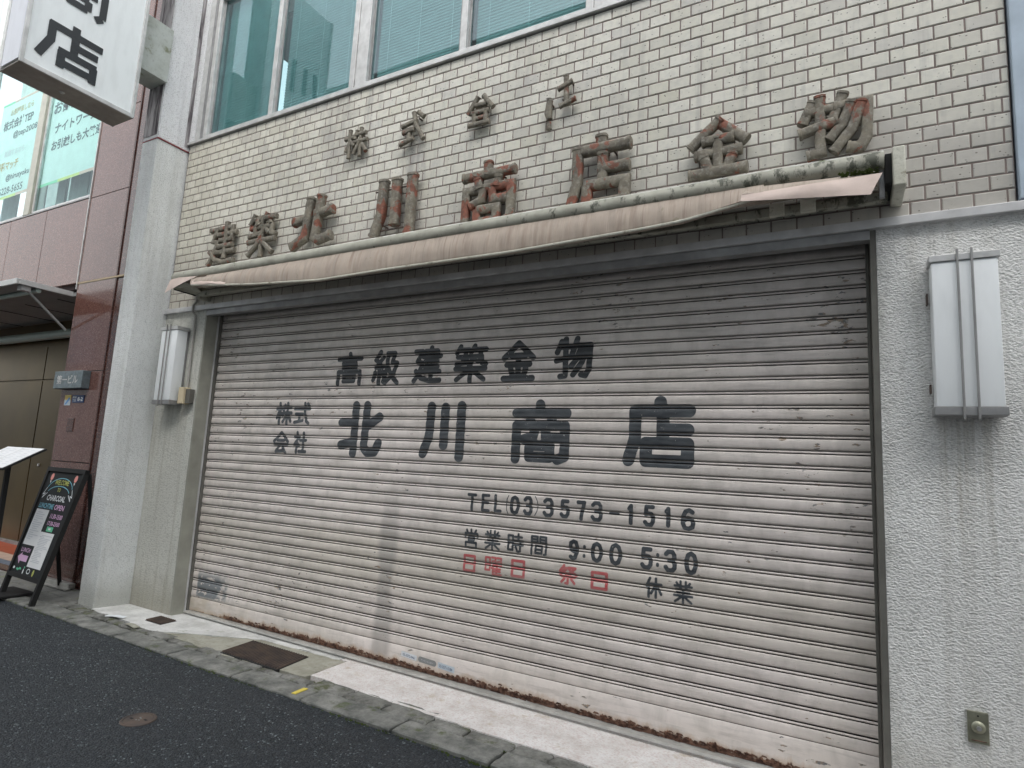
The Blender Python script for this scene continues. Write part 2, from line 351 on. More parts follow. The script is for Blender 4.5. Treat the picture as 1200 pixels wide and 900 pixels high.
M_ZINC = simple('greenish_zinc_plate', (.33, .33, .25), .4, .6, var=.4, sc=22)
M_LROD = simple('lamp_rod_steel', (.42, .41, .40), .35, .7)

# ------------------------------------------------------------------ mesh helpers
class MB:
    def __init__(s): s.v = []; s.f = []; s.m = []
    def add(s, vs, fs, mi=0):
        o = len(s.v); s.v += [tuple(p) for p in vs]; s.f += [tuple(i+o for i in f) for f in fs]; s.m += [mi]*len(fs); return s
    def box(s, x0, x1, y0, y1, z0, z1, mi=0):
        return s.add([(x0,y0,z0),(x1,y0,z0),(x1,y1,z0),(x0,y1,z0),(x0,y0,z1),(x1,y0,z1),(x1,y1,z1),(x0,y1,z1)],
                     [(0,3,2,1),(4,5,6,7),(0,1,5,4),(1,2,6,5),(2,3,7,6),(3,0,4,7)], mi)
    def bbox(s, x0, x1, y0, y1, z0, z1, b=.003, mi=0):      # box with chamfered edges
        bm = bmesh.new(); bmesh.ops.create_cube(bm, size=1)
        for v in bm.verts: v.co = Vector(((x0+x1)/2+v.co.x*(x1-x0), (y0+y1)/2+v.co.y*(y1-y0), (z0+z1)/2+v.co.z*(z1-z0)))
        bmesh.ops.bevel(bm, geom=bm.edges[:], offset=b, segments=2, affect='EDGES', profile=.6)
        bm.verts.index_update()
        s.add([v.co[:] for v in bm.verts], [[v.index for v in f.verts] for f in bm.faces], mi); bm.free(); return s
    def tube(s, pts, r, n=10, cap=True, mi=0, ry=None, sq=None):
        pts = [Vector(p) for p in pts]; rings = []; tans = []
        for i in range(len(pts)):
            a = pts[max(i-1, 0)]; b = pts[min(i+1, len(pts)-1)]
            tans.append((b-a).normalized())
        ref = Vector((0, 1, 0))
        for i, (p, t) in enumerate(zip(pts, tans)):
            u = t.cross(ref)
            if u.length < .05: u = t.cross(Vector((1, 0, 0)))
            u.normalize(); w = u.cross(t).normalized()
            k = 1.0
            if 0 < i < len(pts)-1:
                c = (pts[i]-pts[i-1]).normalized().dot((pts[i+1]-pts[i]).normalized()); k = 1/max(.72, math.sqrt(max(0, (1+c)/2)))
            rr = r[i] if isinstance(r, (list, tuple)) else r
            pw = lambda t: math.copysign(abs(t)**(sq or 1), t)
            rings.append([p + u*pw(math.cos(2*math.pi*j/n))*rr*k + w*pw(math.sin(2*math.pi*j/n))*(rr*ry if ry else rr) for j in range(n)])
        vs = [q for g in rings for q in g]; fs = []
        for i in range(len(rings)-1):
            for j in range(n):
                fs.append((i*n+j, i*n+(j+1) % n, (i+1)*n+(j+1) % n, (i+1)*n+j))
        if cap: fs += [tuple(range(n-1, -1, -1)), tuple(range((len(rings)-1)*n, len(rings)*n))]
        return s.add(vs, fs, mi)
    def prism(s, poly, y0, y1, mi=0):        # poly in (x,z), from front y0 to back y1
        n = len(poly); vs = [(x, y0, z) for x, z in poly]+[(x, y1, z) for x, z in poly]
        fs = [tuple(range(n)), tuple(range(2*n-1, n-1, -1))]+[((i+1) % n, i, n+i, n+(i+1) % n) for i in range(n)]
        return s.add(vs, fs, mi)
    def plan(s, poly, z0, z1, mi=0):         # poly in (x,y); z may be functions of x
        n = len(poly); fz0 = z0 if callable(z0) else (lambda x: z0); fz1 = z1 if callable(z1) else (lambda x: z1)
        vs = [(x, y, fz1(x)) for x, y in poly]+[(x, y, fz0(x)) for x, y in poly]
        fs = [tuple(range(n)), tuple(range(2*n-1, n-1, -1))]+[((i+1) % n, i, n+i, n+(i+1) % n) for i in range(n)]
        return s.add(vs, fs, mi)
    def build(s, name, mats, parent=None, smooth=False, label=None, kind=None, loc=None):
        me = bpy.data.meshes.new(name); me.from_pydata(s.v, [], s.f)
        if not isinstance(mats, (list, tuple)): mats = [mats]
        for m in mats: me.materials.append(m)
        if len(mats) > 1: me.polygons.foreach_set('material_index', s.m)
        bm = bmesh.new(); bm.from_mesh(me); bmesh.ops.recalc_face_normals(bm, faces=bm.faces[:]); bm.to_mesh(me); bm.free()
        if smooth:
            me.polygons.foreach_set('use_smooth', [True]*len(me.polygons))
            me.set_sharp_from_angle(angle=math.radians(40))
        me.update(); return link(name, me, parent, label, kind)
def link(name, me, parent=None, label=None, kind=None):
    o = bpy.data.objects.new(name, me); COL.objects.link(o)
    if parent: o.parent = parent
    if label: o['label'] = label
    if kind: o['kind'] = kind
    return o
def thing(name, label, cat, group=None, o=None):
    if o is None: o = bpy.data.objects.new(name, None); o.empty_display_size = .1; COL.objects.link(o)
    o['label'] = label; o['category'] = cat
    if group: o['group'] = group
    return o
def place(root, loc):
    # move an Empty to the thing's base and keep its parts where they were built
    root.location = loc
    inv = Matrix.Translation(-Vector(loc))
    for c in COL.objects:
        if c.parent == root: c.matrix_parent_inverse = inv
def dup(src, parent, name=None):
    c = src.copy(); COL.objects.link(c); c.parent = parent; return c

GA, GB = -.118, -.0135
def gz(x): return GA+GB*x
def fall(y): return -.018*max(0, min(1, (y+.5)/.45))      # the doorstep falls slightly back towards the shutter
YF = -.156
W = 4.909

# ------------------------------------------------------------------ ground
def sheet(name, xs, ys, dz, mat, jit=0):
    m = MB(); vs = []; nx = len(xs)
    for y in ys:
        for x in xs: vs.append((x, y, gz(x)+dz + (mnoise.noise(Vector((x*1.7, y*1.7, 3)))*jit)))
    fs = [(j*nx+i, j*nx+i+1, (j+1)*nx+i+1, (j+1)*nx+i) for j in range(len(ys)-1) for i in range(nx-1)]
    m.add(vs, fs); return m.build(name, mat, smooth=True, kind='structure')
import itertools
def lin(a, b, n): return [a+(b-a)*i/n for i in range(n+1)]
road = sheet('asphalt_road', [-60, -20, -8]+lin(-4, 8, 48)+[12, 25, 60], [-60, -15, -7]+lin(-5, -.6, 22), -.016, M_ASPH, .008)
sub = sheet('ground', [-60, -20, -6, 0, 6, 20, 60], [-.8, -.3, 2, 20, 60], -.060, simple('dark_bedding_dirt', (.035, .033, .028), .95))

# kerb stones: old granite setts about 0.6 m long, edges chipped
kerb = thing('kerb', 'row of worn grey granite kerb stones between asphalt and doorstep', 'kerb'); kerb['kind'] = 'structure'
del kerb['category']
def stone(x0, x1, y0, y1, name, mat, parent, zt=0.0, th=.10, n=9, jag=.006, seed=0):
    rnd = random.Random(seed); pts = []
    def edge(a, b, k, nx, ny):
        for i in range(k):
            t = i/k; j = rnd.uniform(-1, 1)*jag
            if i == 0: j = jag*.5
            pts.append((a[0]+(b[0]-a[0])*t+nx*j, a[1]+(b[1]-a[1])*t+ny*j))
    edge((x0, y0), (x1, y0), n, 0, 1); edge((x1, y0), (x1, y1), 4, 1, 0); edge((x1, y1), (x0, y1), n, 0, 1); edge((x0, y1), (x0, y0), 4, 1, 0)
    cx, cy = (x0+x1)/2, (y0+y1)/2; b = .006
    ins = [(cx+(px-cx)*(1-2*b/(x1-x0)), cy+(py-cy)*(1-2*b/(y1-y0))) for px, py in pts]
    k = len(pts); tilt = rnd.uniform(-.012, .012)
    def zz(x, y, d): return gz(x)+zt+d+(y-cy)*tilt
    vs = [(x, y, zz(x, y, 0)) for x, y in ins]+[(x, y, zz(x, y, -.006)) for x, y in pts]+[(x, y, zz(x, y, -th)) for x, y in pts]
    fs = [tuple(range(k))]+[((i+1) % k, i, k+i, k+(i+1) % k) for i in range(k)]+[(k+(i+1) % k, k+i, 2*k+i, 2*k+(i+1) % k) for i in range(k)]
    return MB().add(vs, fs).build(name, mat, parent)
kx = [-7.1, -6.5, -5.9, -5.3, -4.7, -4.1, -3.5, -2.9, -2.3, -1.65, -1.02, -.38, .24, .862, 1.495, 2.085, 2.728, 3.31, 3.92, 4.53, 5.14, 5.75, 6.36, 6.97, 7.6]
for i in range(len(kx)-1):
    stone(kx[i]+.009, kx[i+1]-.009, -.735+random.uniform(-.004, .004), -.575+random.uniform(-.012, .012), 'kerb_stone', M_KERB, kerb, random.uniform(-.004, .003), seed=i)
# crumbled strip of smaller stones behind the kerb
ed = thing('mortar_strip', 'crumbled mossy strip of broken mortar behind the kerb stones', 'strip'); del ed['category']; ed['kind'] = 'structure'
xx = -1.0; i = 0
while xx < 7.5:
    w = random.uniform(.16, .34)
    y1 = -.425 if xx > 1.85 else (-.490 if xx > .8 else -.48)
    if xx < -.5: y1 = -.46
    stone(xx+.004, xx+w-.004, -.566, y1+random.uniform(-.018, .012), 'mortar_fragment', M_EDGE, ed, random.uniform(-.006, .0), n=7, jag=.011, seed=100+i)
    xx += w; i += 1
# moss in the joints (uncountable tufts)
mo = MB(); rnd = random.Random(5)
def tuft(x, y, s, z=0):
    for _ in range(5):
        a = rnd.uniform(0, 6.28); r = s*rnd.uniform(.3, 1); px, py = x+math.cos(a)*s*.8, y+math.sin(a)*s*.5
        zz = gz(px)+z; h = s*rnd.uniform(.4, 1.0)
        mo.add([(px-r, py, zz-.004), (px+r, py-r*.3, zz-.004), (px, py+r, zz-.004), (px, py, zz+h)], [(0,1,3),(1,2,3),(2,0,3)])
for _ in range(1500):
    x = rnd.uniform(-1, 6.5); c = mnoise.noise(Vector((x*1.3, 5, 0)))
    if rnd.random() < .35+c: tuft(x, -.740+rnd.gauss(0, .006), rnd.uniform(.003, .008), -.014)
for _ in range(500):
    x = rnd.uniform(2.2, 5.0)
    if mnoise.noise(Vector((x*2.3, 9, 0))) > -.05: tuft(x, -.570+rnd.gauss(0, .008), rnd.uniform(.003, .008), -.010)
mo.build('moss', M_MOSS, kind='stuff')

step = thing('doorstep', 'pale worn concrete doorstep below the shutter', 'doorstep'); del step['category']; step['kind'] = 'structure'
def slab(name, poly, mat, zt, th=.09, label=None):
    m = MB().plan(poly, lambda x: gz(x)-th, lambda x: gz(x)+zt)
    m.v = [(x, y, z+fall(y)) for x, y, z in m.v]; n = len(poly); cx_, cy_ = sum(p[0] for p in poly)/n, sum(p[1] for p in poly)/n
    return m.build(name, mat, step, label=label)
def rough_poly(pts, amp, seed, step_=.05):
    r = random.Random(seed); out = []
    for i, a in enumerate(pts):
        b = pts[(i+1) % len(pts)]; d = math.dist(a[:2], b[:2]); n = max(1, int(d/step_)) if len(a) > 2 else 1
        for k in range(n):
            t = k/n; j = amp*mnoise.noise(Vector((a[0]*3+t*d*9, seed, a[1]*3)))*1.6+r.uniform(-.3, .3)*amp if k else 0
            dx, dy = (b[0]-a[0])/d, (b[1]-a[1])/d
            out.append((a[0]+(b[0]-a[0])*t-dy*j, a[1]+(b[1]-a[1])*t+dx*j))
    return out
slab('slab', rough_poly([(-.575, -.455, 1), (.35, -.50, 1), (.62, -.33, 1), (1.02, -.11, 1), (1.75, -.075), (1.75, .0), (-.03, .0), (-.03, YF), (-.575, YF)], .02, 1), M_WHITEC, .0, label='white painted concrete at the left end')
slab('slab', rough_poly([(.3575, -.503, 1), (1.0, -.513), (1.10, -.53, 1), (1.845, -.47, 1), (1.806, -.08), (1.76, -.08), (1.028, -.116, 1), (.628, -.336, 1)], .012, 2), M_OLIVE, -.002, label='olive stained concrete round the drain cover')
slab('slab', rough_poly([(1.856, -.435, 1), (2.60, -.455, 1), (3.05, -.47, 1), (7.0, -.50), (7.0, 0), (1.762, 0), (1.762, -.074), (1.815, -.074)], .012, 3), M_TERR, .002, label='pale speckled terrazzo slab with chipped front edge')
# cast iron drain covers
def ribbed_cover(x0, x1, y0, y1, sk, nr, label, zt=.000):
    g = thing('drain_cover', label, 'drain cover')
    def P(u, v, z): x = x0+(x1-x0)*u+sk*(1-v); y = y0+(y1-y0)*v; return (x, y, gz(x)+zt+z+fall(y)+.002)
    m = MB(); m.add([P(0,0,0),P(1,0,0),P(1,1,0),P(0,1,0),P(0,0,-.03),P(1,0,-.03),P(1,1,-.03),P(0,1,-.03)], [(0,1,2,3),(4,5,1,0),(5,6,2,1),(6,7,3,2),(7,4,0,3)])
    m.build('plate', M_DARK, g)
    for i in range(nr):
        u0, u1 = (i+.2)/nr, (i+.72)/nr
        r = MB(); r.add([P(u0,.03,.0005),P(u1,.03,.0005),P(u1,.97,.0005),P(u0,.97,.0005),P(u0+.1/nr,.04,.009),P(u1-.1/nr,.04,.009),P(u1-.1/nr,.96,.009),P(u0+.1/nr,.96,.009)], [(4,5,6,7),(0,1,5,4),(1,2,6,5),(2,3,7,6),(3,0,4,7)])
        r.build('rib', M_IRON, g)
    place(g, ((x0+x1)/2, (y0+y1)/2, gz((x0+x1)/2))); return g
ribbed_cover(1.018, 1.565, -.508, -.178, .075, 24, 'square rusty ribbed drain cover set in the olive concrete before the shutter')
ribbed_cover(-.012, .185, -.375, -.225, .03, 9, 'small dark iron plate in the white concrete by the left jamb')
# round valve cover in the road
mh = thing('valve_cover', 'small oval brown iron valve cover in the dark asphalt', 'manhole cover')
cx, cy, RR = 1.645, -1.366, .082; z0 = gz(cx)-.014
def disc(r0, r1, za, zb, n=36): return ([(cx+r0*math.cos(2*math.pi*i/n), cy+r0*math.sin(2*math.pi*i/n), za) for i in range(n)]+[(cx+r1*math.cos(2*math.pi*i/n), cy+r1*math.sin(2*math.pi*i/n), zb) for i in range(n)], [(i, (i+1) % n, n+(i+1) % n, n+i) for i in range(n)])
m = MB(); m.add(*disc(RR, RR, z0-.02, z0)); m.add(*disc(RR, RR-.003, z0, z0+.003)); m.add(*disc(RR-.003, RR-.012, z0+.003, z0+.003)); m.add(*disc(RR-.012, RR-.013, z0+.003, z0-.002)); m.build('rim', M_IRON, mh)
m = MB(); n = 36; m.add([(cx+(RR-.015)*math.cos(2*math.pi*i/n), cy+(RR-.015)*math.sin(2*math.pi*i/n), z0+.0015) for i in range(n)], [tuple(range(n))]); m.build('lid', M_IRON, mh)
for dx, dy in ((-.036, -.014), (.036, .014)):
    MB().plan([(cx+dx-.012, cy+dy-.004), (cx+dx+.010, cy+dy-.007), (cx+dx+.013, cy+dy+.004), (cx+dx-.010, cy+dy+.006)], z0, z0+.0025).build('keyhole', M_DARK, mh)
for dx, dy in ((-.008, .014), (.004, .010), (.0, -.012), (.014, -.006)):
    MB().bbox(cx+dx-.005, cx+dx+.005, cy+dy-.003, cy+dy+.003, z0+.001, z0+.0045, .001).build('boss', M_KERB, mh)
place(mh, (cx, cy, z0))
ym = MB().plan([(1.99, -.705), (2.018, -.702), (2.014, -.605), (1.985, -.61)], lambda x: gz(x)-.001, lambda x: gz(x)+.0035).build('tape_mark', M_YMARK)
thing('', 'short yellow tape strip stuck on a kerb stone', 'tape', o=ym)
# litter scraps near the left pier foot
for i, (x, y, a, mt, lb) in enumerate([(-.20, -.475, .3, M_PINK, 'flattened pink paper scrap lying at the edge of the white concrete'), (.12, -.53, -.2, M_YSTK, 'yellowish strip of litter on the kerb near the left pier')]):
    m = MB(); L, wd = .085, .022; ca, sa = math.cos(a), math.sin(a)
    P = lambda u, v, z: (x+u*ca-v*sa, y+u*sa+v*ca, gz(x)+.004+z)
    m.add([P(-L,-wd,0),P(0,-wd*1.1,.006),P(L,-wd*.8,0),P(L,wd,.004),P(0,wd,.008),P(-L,wd*.9,.001)], [(0,1,4,5),(1,2,3,4)])
    o = m.build('paper_scrap', M_CHW if i == 0 else M_OLIVE); thing('', lb.replace('pink', 'pale'), 'litter', o=o)

# ------------------------------------------------------------------ shop building
shop = thing('shop_building', 'old shop building faced with pale glazed brick tiles above a wide shutter', 'building')
fw = MB(); TOP = 4.004
fw.box(-.565, 5.45, YF+.004, .25, 2.431, TOP)
wall = fw.build('brick_wall', M_MORTAR, shop)
# tiles: one shared mesh, the 300 largest in view are parts, the rest joined
def tile_mesh(w, h):
    b = .0035; d = .012; a = .0009
    o = [(-w/2, -h/2), (w/2, -h/2), (w/2, h/2), (-w/2, h/2)]; i = [(-w/2+b, -h/2+b), (w/2-b, -h/2+b), (w/2-b, h/2-b), (-w/2+b, h/2-b)]
    vs = [(x, 0, z) for x, z in i]+[(x, .0022, z) for x, z in o]+[(x, d, z) for x, z in o]
    fs = [(0,1,2,3)]+[((k+1) % 4, k, 4+k, 4+(k+1) % 4) for k in range(4)]+[(4+(k+1) % 4, 4+k, 8+k, 8+(k+1) % 4) for k in range(4)]
    return vs, fs
TW, TH = .1115, .0640
spots = []
XL, XR = -.560, 5.447
for r in range(22):
    z = BZ0+BPZ*(r+.5); off = 0 if r % 2 == 0 else .5
    k0 = math.floor((XL-BX0)/BPX-1)-1; k1 = math.ceil((XR-BX0)/BPX)+1
    for k in range(k0, k1+1):
        a = BX0+BPX*(k-off)+(BPX-TW)/2; b = a+TW
        a, b = max(a, XL+.003), min(b, XR)
        if b-a < .012: continue
        spots.append(((a+b)/2, z, b-a))
camp = cam.matrix_world.translation
def seen_size(s):
    x, z, w = s; v = Vector((x, YF, z))-camp; return w*abs(v.y)/v.length**3
def in_view(s):
    v = Vector((s[0], YF, s[1]))-camp; d = v.dot(_f); return abs(v.dot(_r)/d) < 600/FOC*1.03 and abs(v.dot(_u)/d) < 450/FOC*1.03
vis = sorted([s for s in spots if in_view(s) and not (2.45 < s[1] < 2.70 and -.2 < s[0] < 4.98)], key=seen_size, reverse=True)
top = set(vis[:298]); cache = {}
rest = MB()
for s in spots:
    x, z, w = s; rx, rz = random.gauss(0, .006), random.gauss(0, .0045); dy = random.uniform(-.0006, .0012)
    if s in top:
        key = round(w, 3)
        if key not in cache:
            vs, fs = tile_mesh(w, TH); mm = MB().add(vs, fs); o = mm.build('brick', M_TILE, wall); cache[key] = o.data
        else: o = link('brick', cache[key], wall)
        o.location = (x, YF+dy, z); o.rotation_euler = (rx, 0, rz)
    else:
        vs, fs = tile_mesh(w, TH); rest.add([(x+a, YF+dy+b+a*rz+c*rx*-1, z+c) for a, b, c in vs], fs)
rest.build('brick', M_TILE, wall, kind='stuff')
# sill flashing and drip gap
MB().bbox(-.57, 5.46, YF-.022, YF+.12, TOP+.006, TOP+.030, .003).build('window_sill', M_ALU, shop)
MB().box(-.565, 5.45, YF+.010, YF+.1, TOP-.004, TOP+.006).build('drip_gap', M_DARK, shop)
# lower walls
MB().box(-.575, -.022, YF+.002, .25, -.3, 2.431).build('wall', M_STUCL, shop, label='narrow stained wall left of the shutter')
MB().bbox(4.925, 6.4, YF+.002, .25, -.4, 2.40, .004).build('wall', M_STUC, shop, label='rough grey stucco wall right of the shutter')
# reveals and guide rails
MB().box(-.0215, -.004, YF+.0035, .09, -.2, 2.44).build('reveal', M_REVEAL, shop)
MB().box(4.9, 4.9245, YF+.0035, .09, -.25, 2.44).build('reveal', M_GUIDE, shop)
MB().bbox(-.003, .014, -.030, .03, -.14, 2.44, .003).build('guide_rail', M_GUIDE, shop)
MB().bbox(4.884, 4.899, -.030, .03, -.18, 2.44, .003).build('guide_rail', M_GUIDE, shop)
MB().bbox(-.0205, .004, -.046, -.032, -.12, 2.40, .002).build('guide_rail', M_TRIM, shop)
# steel flashing below the tiles and the lintel behind it
MB().bbox(-.60, 6.4, YF-.030, YF+.06, 2.388, 2.4305, .003).build('flashing', M_TRIM, shop)
MB().bbox(-.0, 4.90, YF-.010, YF+.05, 2.340, 2.387, .003).build('lintel', M_ALUD, shop)
MB().box(-.0, 4.90, YF+.0505, .012, 2.395, 2.43).build('lintel_soffit', M_DARK, shop)
# flanking piers
MB().bbox(-.805, -.577, -.445, .2, -.3, 3.945, .006).build('pier', M_PIER, shop, label='left pier in pale spatter stucco')
up = MB(); up.bbox(-.800, -.572, -.443, .2, 3.957, 6.6, .006); up.build('pier', M_PEB, shop, label='upper left pier in whitish pebbledash')
MB().box(-.803, -.60, -.4475, -.4435, 3.99, 6.6).build('stained_face', M_STAIN, shop)
MB().box(-.806, -.569, -.447, .19, 3.9455, 3.9535).build('red_joint', simple('red_sealant', (.30, .07, .08), .7), shop)
MB().box(-.571, -.568, -.20, YF, 3.99, 6.6).build('pier_seam', M_STAIN, shop)
MB().bbox(5.458, 6.1, YF-.03, .3, 2.44, 6.6, .004).build('pier', M_PALEB, shop, label='pale blue-grey pier at the right end of the tiles')
# upper wall above windows and right part, roof slab far above the frame
MB().box(-.57, 6.1, YF+.03, .25, 5.47, 6.6).build('wall', M_STUC, shop, label='upper wall above the windows')
MB().box(-.57, 6.1, .25, .30, 5.4, 6.6).box(-.9, 6.1, 1.6, 1.65, 3.9, 5.6).box(-.57, 6.1, .2, 1.6, 5.5, 5.56).box(-.57, 6.1, .25, 1.6, 3.93, 3.99).build('room', M_GREENROOM, shop)
# windows: units of two panes
def window(x0, xm, x1, z0=4.034, z1=5.44):
    w = MB(); yf = YF-.012
    w.bbox(x0-.052, x0, yf, yf+.09, z0, z1, .004); w.bbox(x1, x1+.052, yf, yf+.09, z0, z1, .004)
    w.bbox(x0-.052, x1+.052, yf+.001, yf+.09, z1, z1+.05, .004); w.bbox(x0-.052, x1+.052, yf+.001, yf+.09, z0-.003, z0+.026, .004)
    fr = w.build('window', M_ALU, shop)
    MB().bbox(xm-.026, xm+.026, yf+.016, yf+.06, z0+.03, z1-.002, .003).build('sash_bar', M_ALU, fr)
    for a, b, yy in ((x0, xm-.024, yf+.03), (xm+.024, x1, yf+.045)):
        s = MB(); s.bbox(a+.001, a+.018, yy, yy+.02, z0+.028, z1-.002, .002); s.bbox(b-.018, b-.001, yy, yy+.02, z0+.028, z1-.002, .002); s.bbox(a+.019, b-.019, yy, yy+.02, z0+.028, z0+.045, .002)
        s.build('sash', M_ALUD, fr)
        MB().box(a+.012, b-.012, yy+.008, yy+.012, z0+.04, z1-.004).build('pane', M_GLASS, fr)
        bl = MB(); z = z0+.05; k = 0
        while z < z1-.02:
            tw = random.uniform(-.0006, .0006); bl.add([(a+.03, yy+.055, z+.020+tw), (b-.03, yy+.055, z+.020-tw), (b-.03, yy+.059, z+.010-tw), (a+.03, yy+.059, z+.010+tw), (b-.03, yy+.072, z+.001-tw), (a+.03, yy+.072, z+.001+tw)], [(0,1,2,3),(3,2,4,5)])
            z += .0255; k += 1
        for c in (.15, .5, .85):
            cxp = a+(b-a)*c; bl.box(cxp-.001, cxp+.001, yy+.050, yy+.052, z0+.04, z1-.01)
        bl.build('venetian_blind', M_BLIND, fr)
    return fr
window(-.315, .510, 1.425); window(1.60, 2.475, 3.405); window(3.56, 4.43, 5.36)
MB().bbox(-.488, -.372, YF-.006, YF+.09, 4.034, 5.49, .004).build('window_casing', M_ALU, shop)
MB().box(-.571, -.490, YF-.008, YF+.2, 4.034, 5.6).build('pier_return', M_PEB, shop)
MB().box(-.4898, -.4882, YF-.002, YF+.1, 4.034, 5.49).build('shadow_gap', M_DARK, shop)
MB().bbox(-.40, -.369, YF-.018, YF+.09, 4.034, 5.49, .004).build('window_casing', M_ALUD, shop)
for a in (1.4785, 3.4585): MB().bbox(a, a+.068, YF-.004, YF+.08, 4.034, 5.49, .003).build('mullion', M_ALU, shop)
place(shop, (2.4, 0, -.15))

# ------------------------------------------------------------------ roller shutter
sh = thing('roller_shutter', 'wide closed off-white roller shutter with black and red painted Japanese lettering', 'shutter')
PROF = [(0,.0010),(.0008,-.0030),(.004,-.0056),(.010,-.0072),(.018,-.0084),(.027,-.0090),(.036,-.0086),(.045,-.0072),(.0508,-.0052),(.0535,-.0030),(.0542,.0090),(.0575,.0090),(.0582,-.0030),(.0602,-.0060),(.0633,-.0068),(.0662,-.0054),(.0680,-.0020),(.0686,.0160),(.0748,.0160)]
def slat_mesh(seed):
    r = random.Random(seed); xs = [.0, .4, 1.1, 1.8, 2.45, 3.1, 3.8, 4.4, 4.90]; vs = []; fs = []
    for z, y in PROF:
        for x in xs: vs.append((x, y, z))
    nx = len(xs)
    for j in range(len(PROF)-1):
        for i in range(nx-1): fs.append((j*nx+i, j*nx+i+1, (j+1)*nx+i+1, (j+1)*nx+i))
    o = len(vs); z0 = PROF[0][0]; z1 = PROF[-1][0]
    vs += [(.0, .014, z0), (4.90, .014, z0), (4.90, .014, z1), (0, .014, z1)]
    fs += [(o, o+3, o+2, o+1)]
    m = MB(); m.add(vs, fs, 0)
    for i, f in enumerate(m.f):
        j = i//(nx-1)
        if j in (16, 17, 10, 9, 11): m.m[i] = 1
    return m
sm = slat_mesh(0)
first = None
NS = 32
for i in range(NS):
    if first is None:
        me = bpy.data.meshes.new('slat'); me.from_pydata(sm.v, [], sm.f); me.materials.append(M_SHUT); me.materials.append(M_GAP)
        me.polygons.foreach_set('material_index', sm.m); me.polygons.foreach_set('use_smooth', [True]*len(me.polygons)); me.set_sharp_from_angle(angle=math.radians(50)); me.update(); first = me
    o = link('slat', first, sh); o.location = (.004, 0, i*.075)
MB().box(0, W-.008, .016, .02, -.13, 2.43).build('shutter_backing', M_DARK, sh)
# bottom bar with its lower edge following the slope
bar = MB(); xs = lin(.006, 4.90, 60); prof = [(-.003, -.002), (-.010, -.012), (-.011, -.060), (-.009, None), (.006, None)]
def barz(x): return -.105-.0108*x
vs = []
for y, z in prof:
    for x in xs: vs.append((x, y, z if z is not None else barz(x)+(.004*mnoise.noise(Vector((x*14, 2, 0))))))
nx = len(xs); bar.add(vs, [(j*nx+i, j*nx+i+1, (j+1)*nx+i+1, (j+1)*nx+i) for j in range(len(prof)-1) for i in range(nx-1)])
barO = bar.build('bottom_bar', M_BAR, sh, smooth=True)
# flaking rust crust hanging off the bar
cr = MB(); rnd = random.Random(3)
for _ in range(1500):
    x = rnd.uniform(.5, 4.85)
    if rnd.random() > .35+.6*min(1, x/2.5): continue
    zc = barz(x)+.002+abs(rnd.gauss(0, .013)); s = rnd.uniform(.003, .013); y = -.011-rnd.uniform(0, .005)
    cr.add([(x-s*1.8, y+.003, zc-s*.3), (x+s*1.6, y+.001, zc-s*.4), (x+s, y-.002, zc+s*.5), (x-s, y+.002, zc+s*.6)], [(0,1,2,3)])
M_RUST = NT('flaking_rust'); M_RUST = M_RUST.done(M_RUST.mix(M_RUST.rng(M_RUST.noise(40, 5), .4, .6), (.06, .028, .02), (.21, .115, .08)), .95, M_RUST.bump(M_RUST.noise(80, 3), .5, .004))
cr.build('rust_crust', M_RUST, sh, kind='stuff')
rl = MB(); rx = lin(-.02, 4.93, 20)
for a, b in zip(rx[:-1], rx[1:]):
    A, B = barz(a), barz(b)
    rl.add([(a,-.050,A-.019),(b,-.050,B-.019),(b,-.046,B-.006),(a,-.046,A-.006),(a,-.0,A-.004),(b,-.0,B-.004),(a,.01,A-.019),(b,.01,B-.019)], [(0,1,2,3),(3,2,5,4),(6,7,1,0)])
rl.build('threshold_rail', M_STEELRAIL, sh)
# stickers on the bar
def onbar(x0, z0, x1, z1, name, mat, y=-.0125, dz=-.012):
    return MB().add([(x0, y, z0), (x1, y, z0+dz), (x1, y, z1+dz), (x0, y, z1)], [(0,1,2,3)]).build(name, mat, barO)
onbar(2.215, -.062, 2.340, -.030, 'sticker', M_STK, dz=-.010); onbar(2.506, -.080, 2.632, -.045, 'sticker', M_STKB, dz=-.010)
m = MB(); n = 10; L = []
for i in range(n): a = math.pi/2+math.pi*i/(n-1); L.append((2.368+.016*math.cos(a), -.0125, -.055+.017*math.sin(a)))
for i in range(n): a = -math.pi/2+math.pi*i/(n-1); L.append((2.478+.016*math.cos(a), -.0125, -.062+.017*math.sin(a)))
m.add(L, [tuple(range(2*n))]); m.build('maker_plate', M_STKG, barO)

# --- text from the built-in font
_tc = {}
def font_mesh(txt, size, bold=0.0, res=2):
    c = bpy.data.curves.new('lettering', 'FONT'); c.body = txt; c.size = size; c.offset = bold*size; c.resolution_u = res
    o = bpy.data.objects.new('lettering', c); COL.objects.link(o)
    dg = bpy.context.evaluated_depsgraph_get(); dg.update()
    me = bpy.data.meshes.new_from_object(o.evaluated_get(dg)); bpy.data.objects.remove(o); bpy.data.curves.remove(c)
    return me
def text(txt, mat, parent, o, ux, uy, width=None, height=None, bold=.01, name='lettering', lift=.001):
    """flat print: origin o (bottom left), ux/uy unit vectors; scaled to width x height"""
    me = font_mesh(txt, 1.0, bold); o, ux, uy = Vector(o), Vector(ux), Vector(uy); nrm = ux.cross(uy).normalized()
    xs = [v.co.x for v in me.vertices]; ys = [v.co.y for v in me.vertices]
    if not xs: return None
    x0, x1, y0, y1 = min(xs), max(xs), min(ys), max(ys); sy = height/(y1-y0); sx = width/(x1-x0) if width else sy
    for v in me.vertices: v.co = o+ux*((v.co.x-x0)*sx)+uy*((v.co.y-y0)*sy)+nrm*lift
    me.materials.clear(); me.materials.append(mat); return link(name, me, parent)
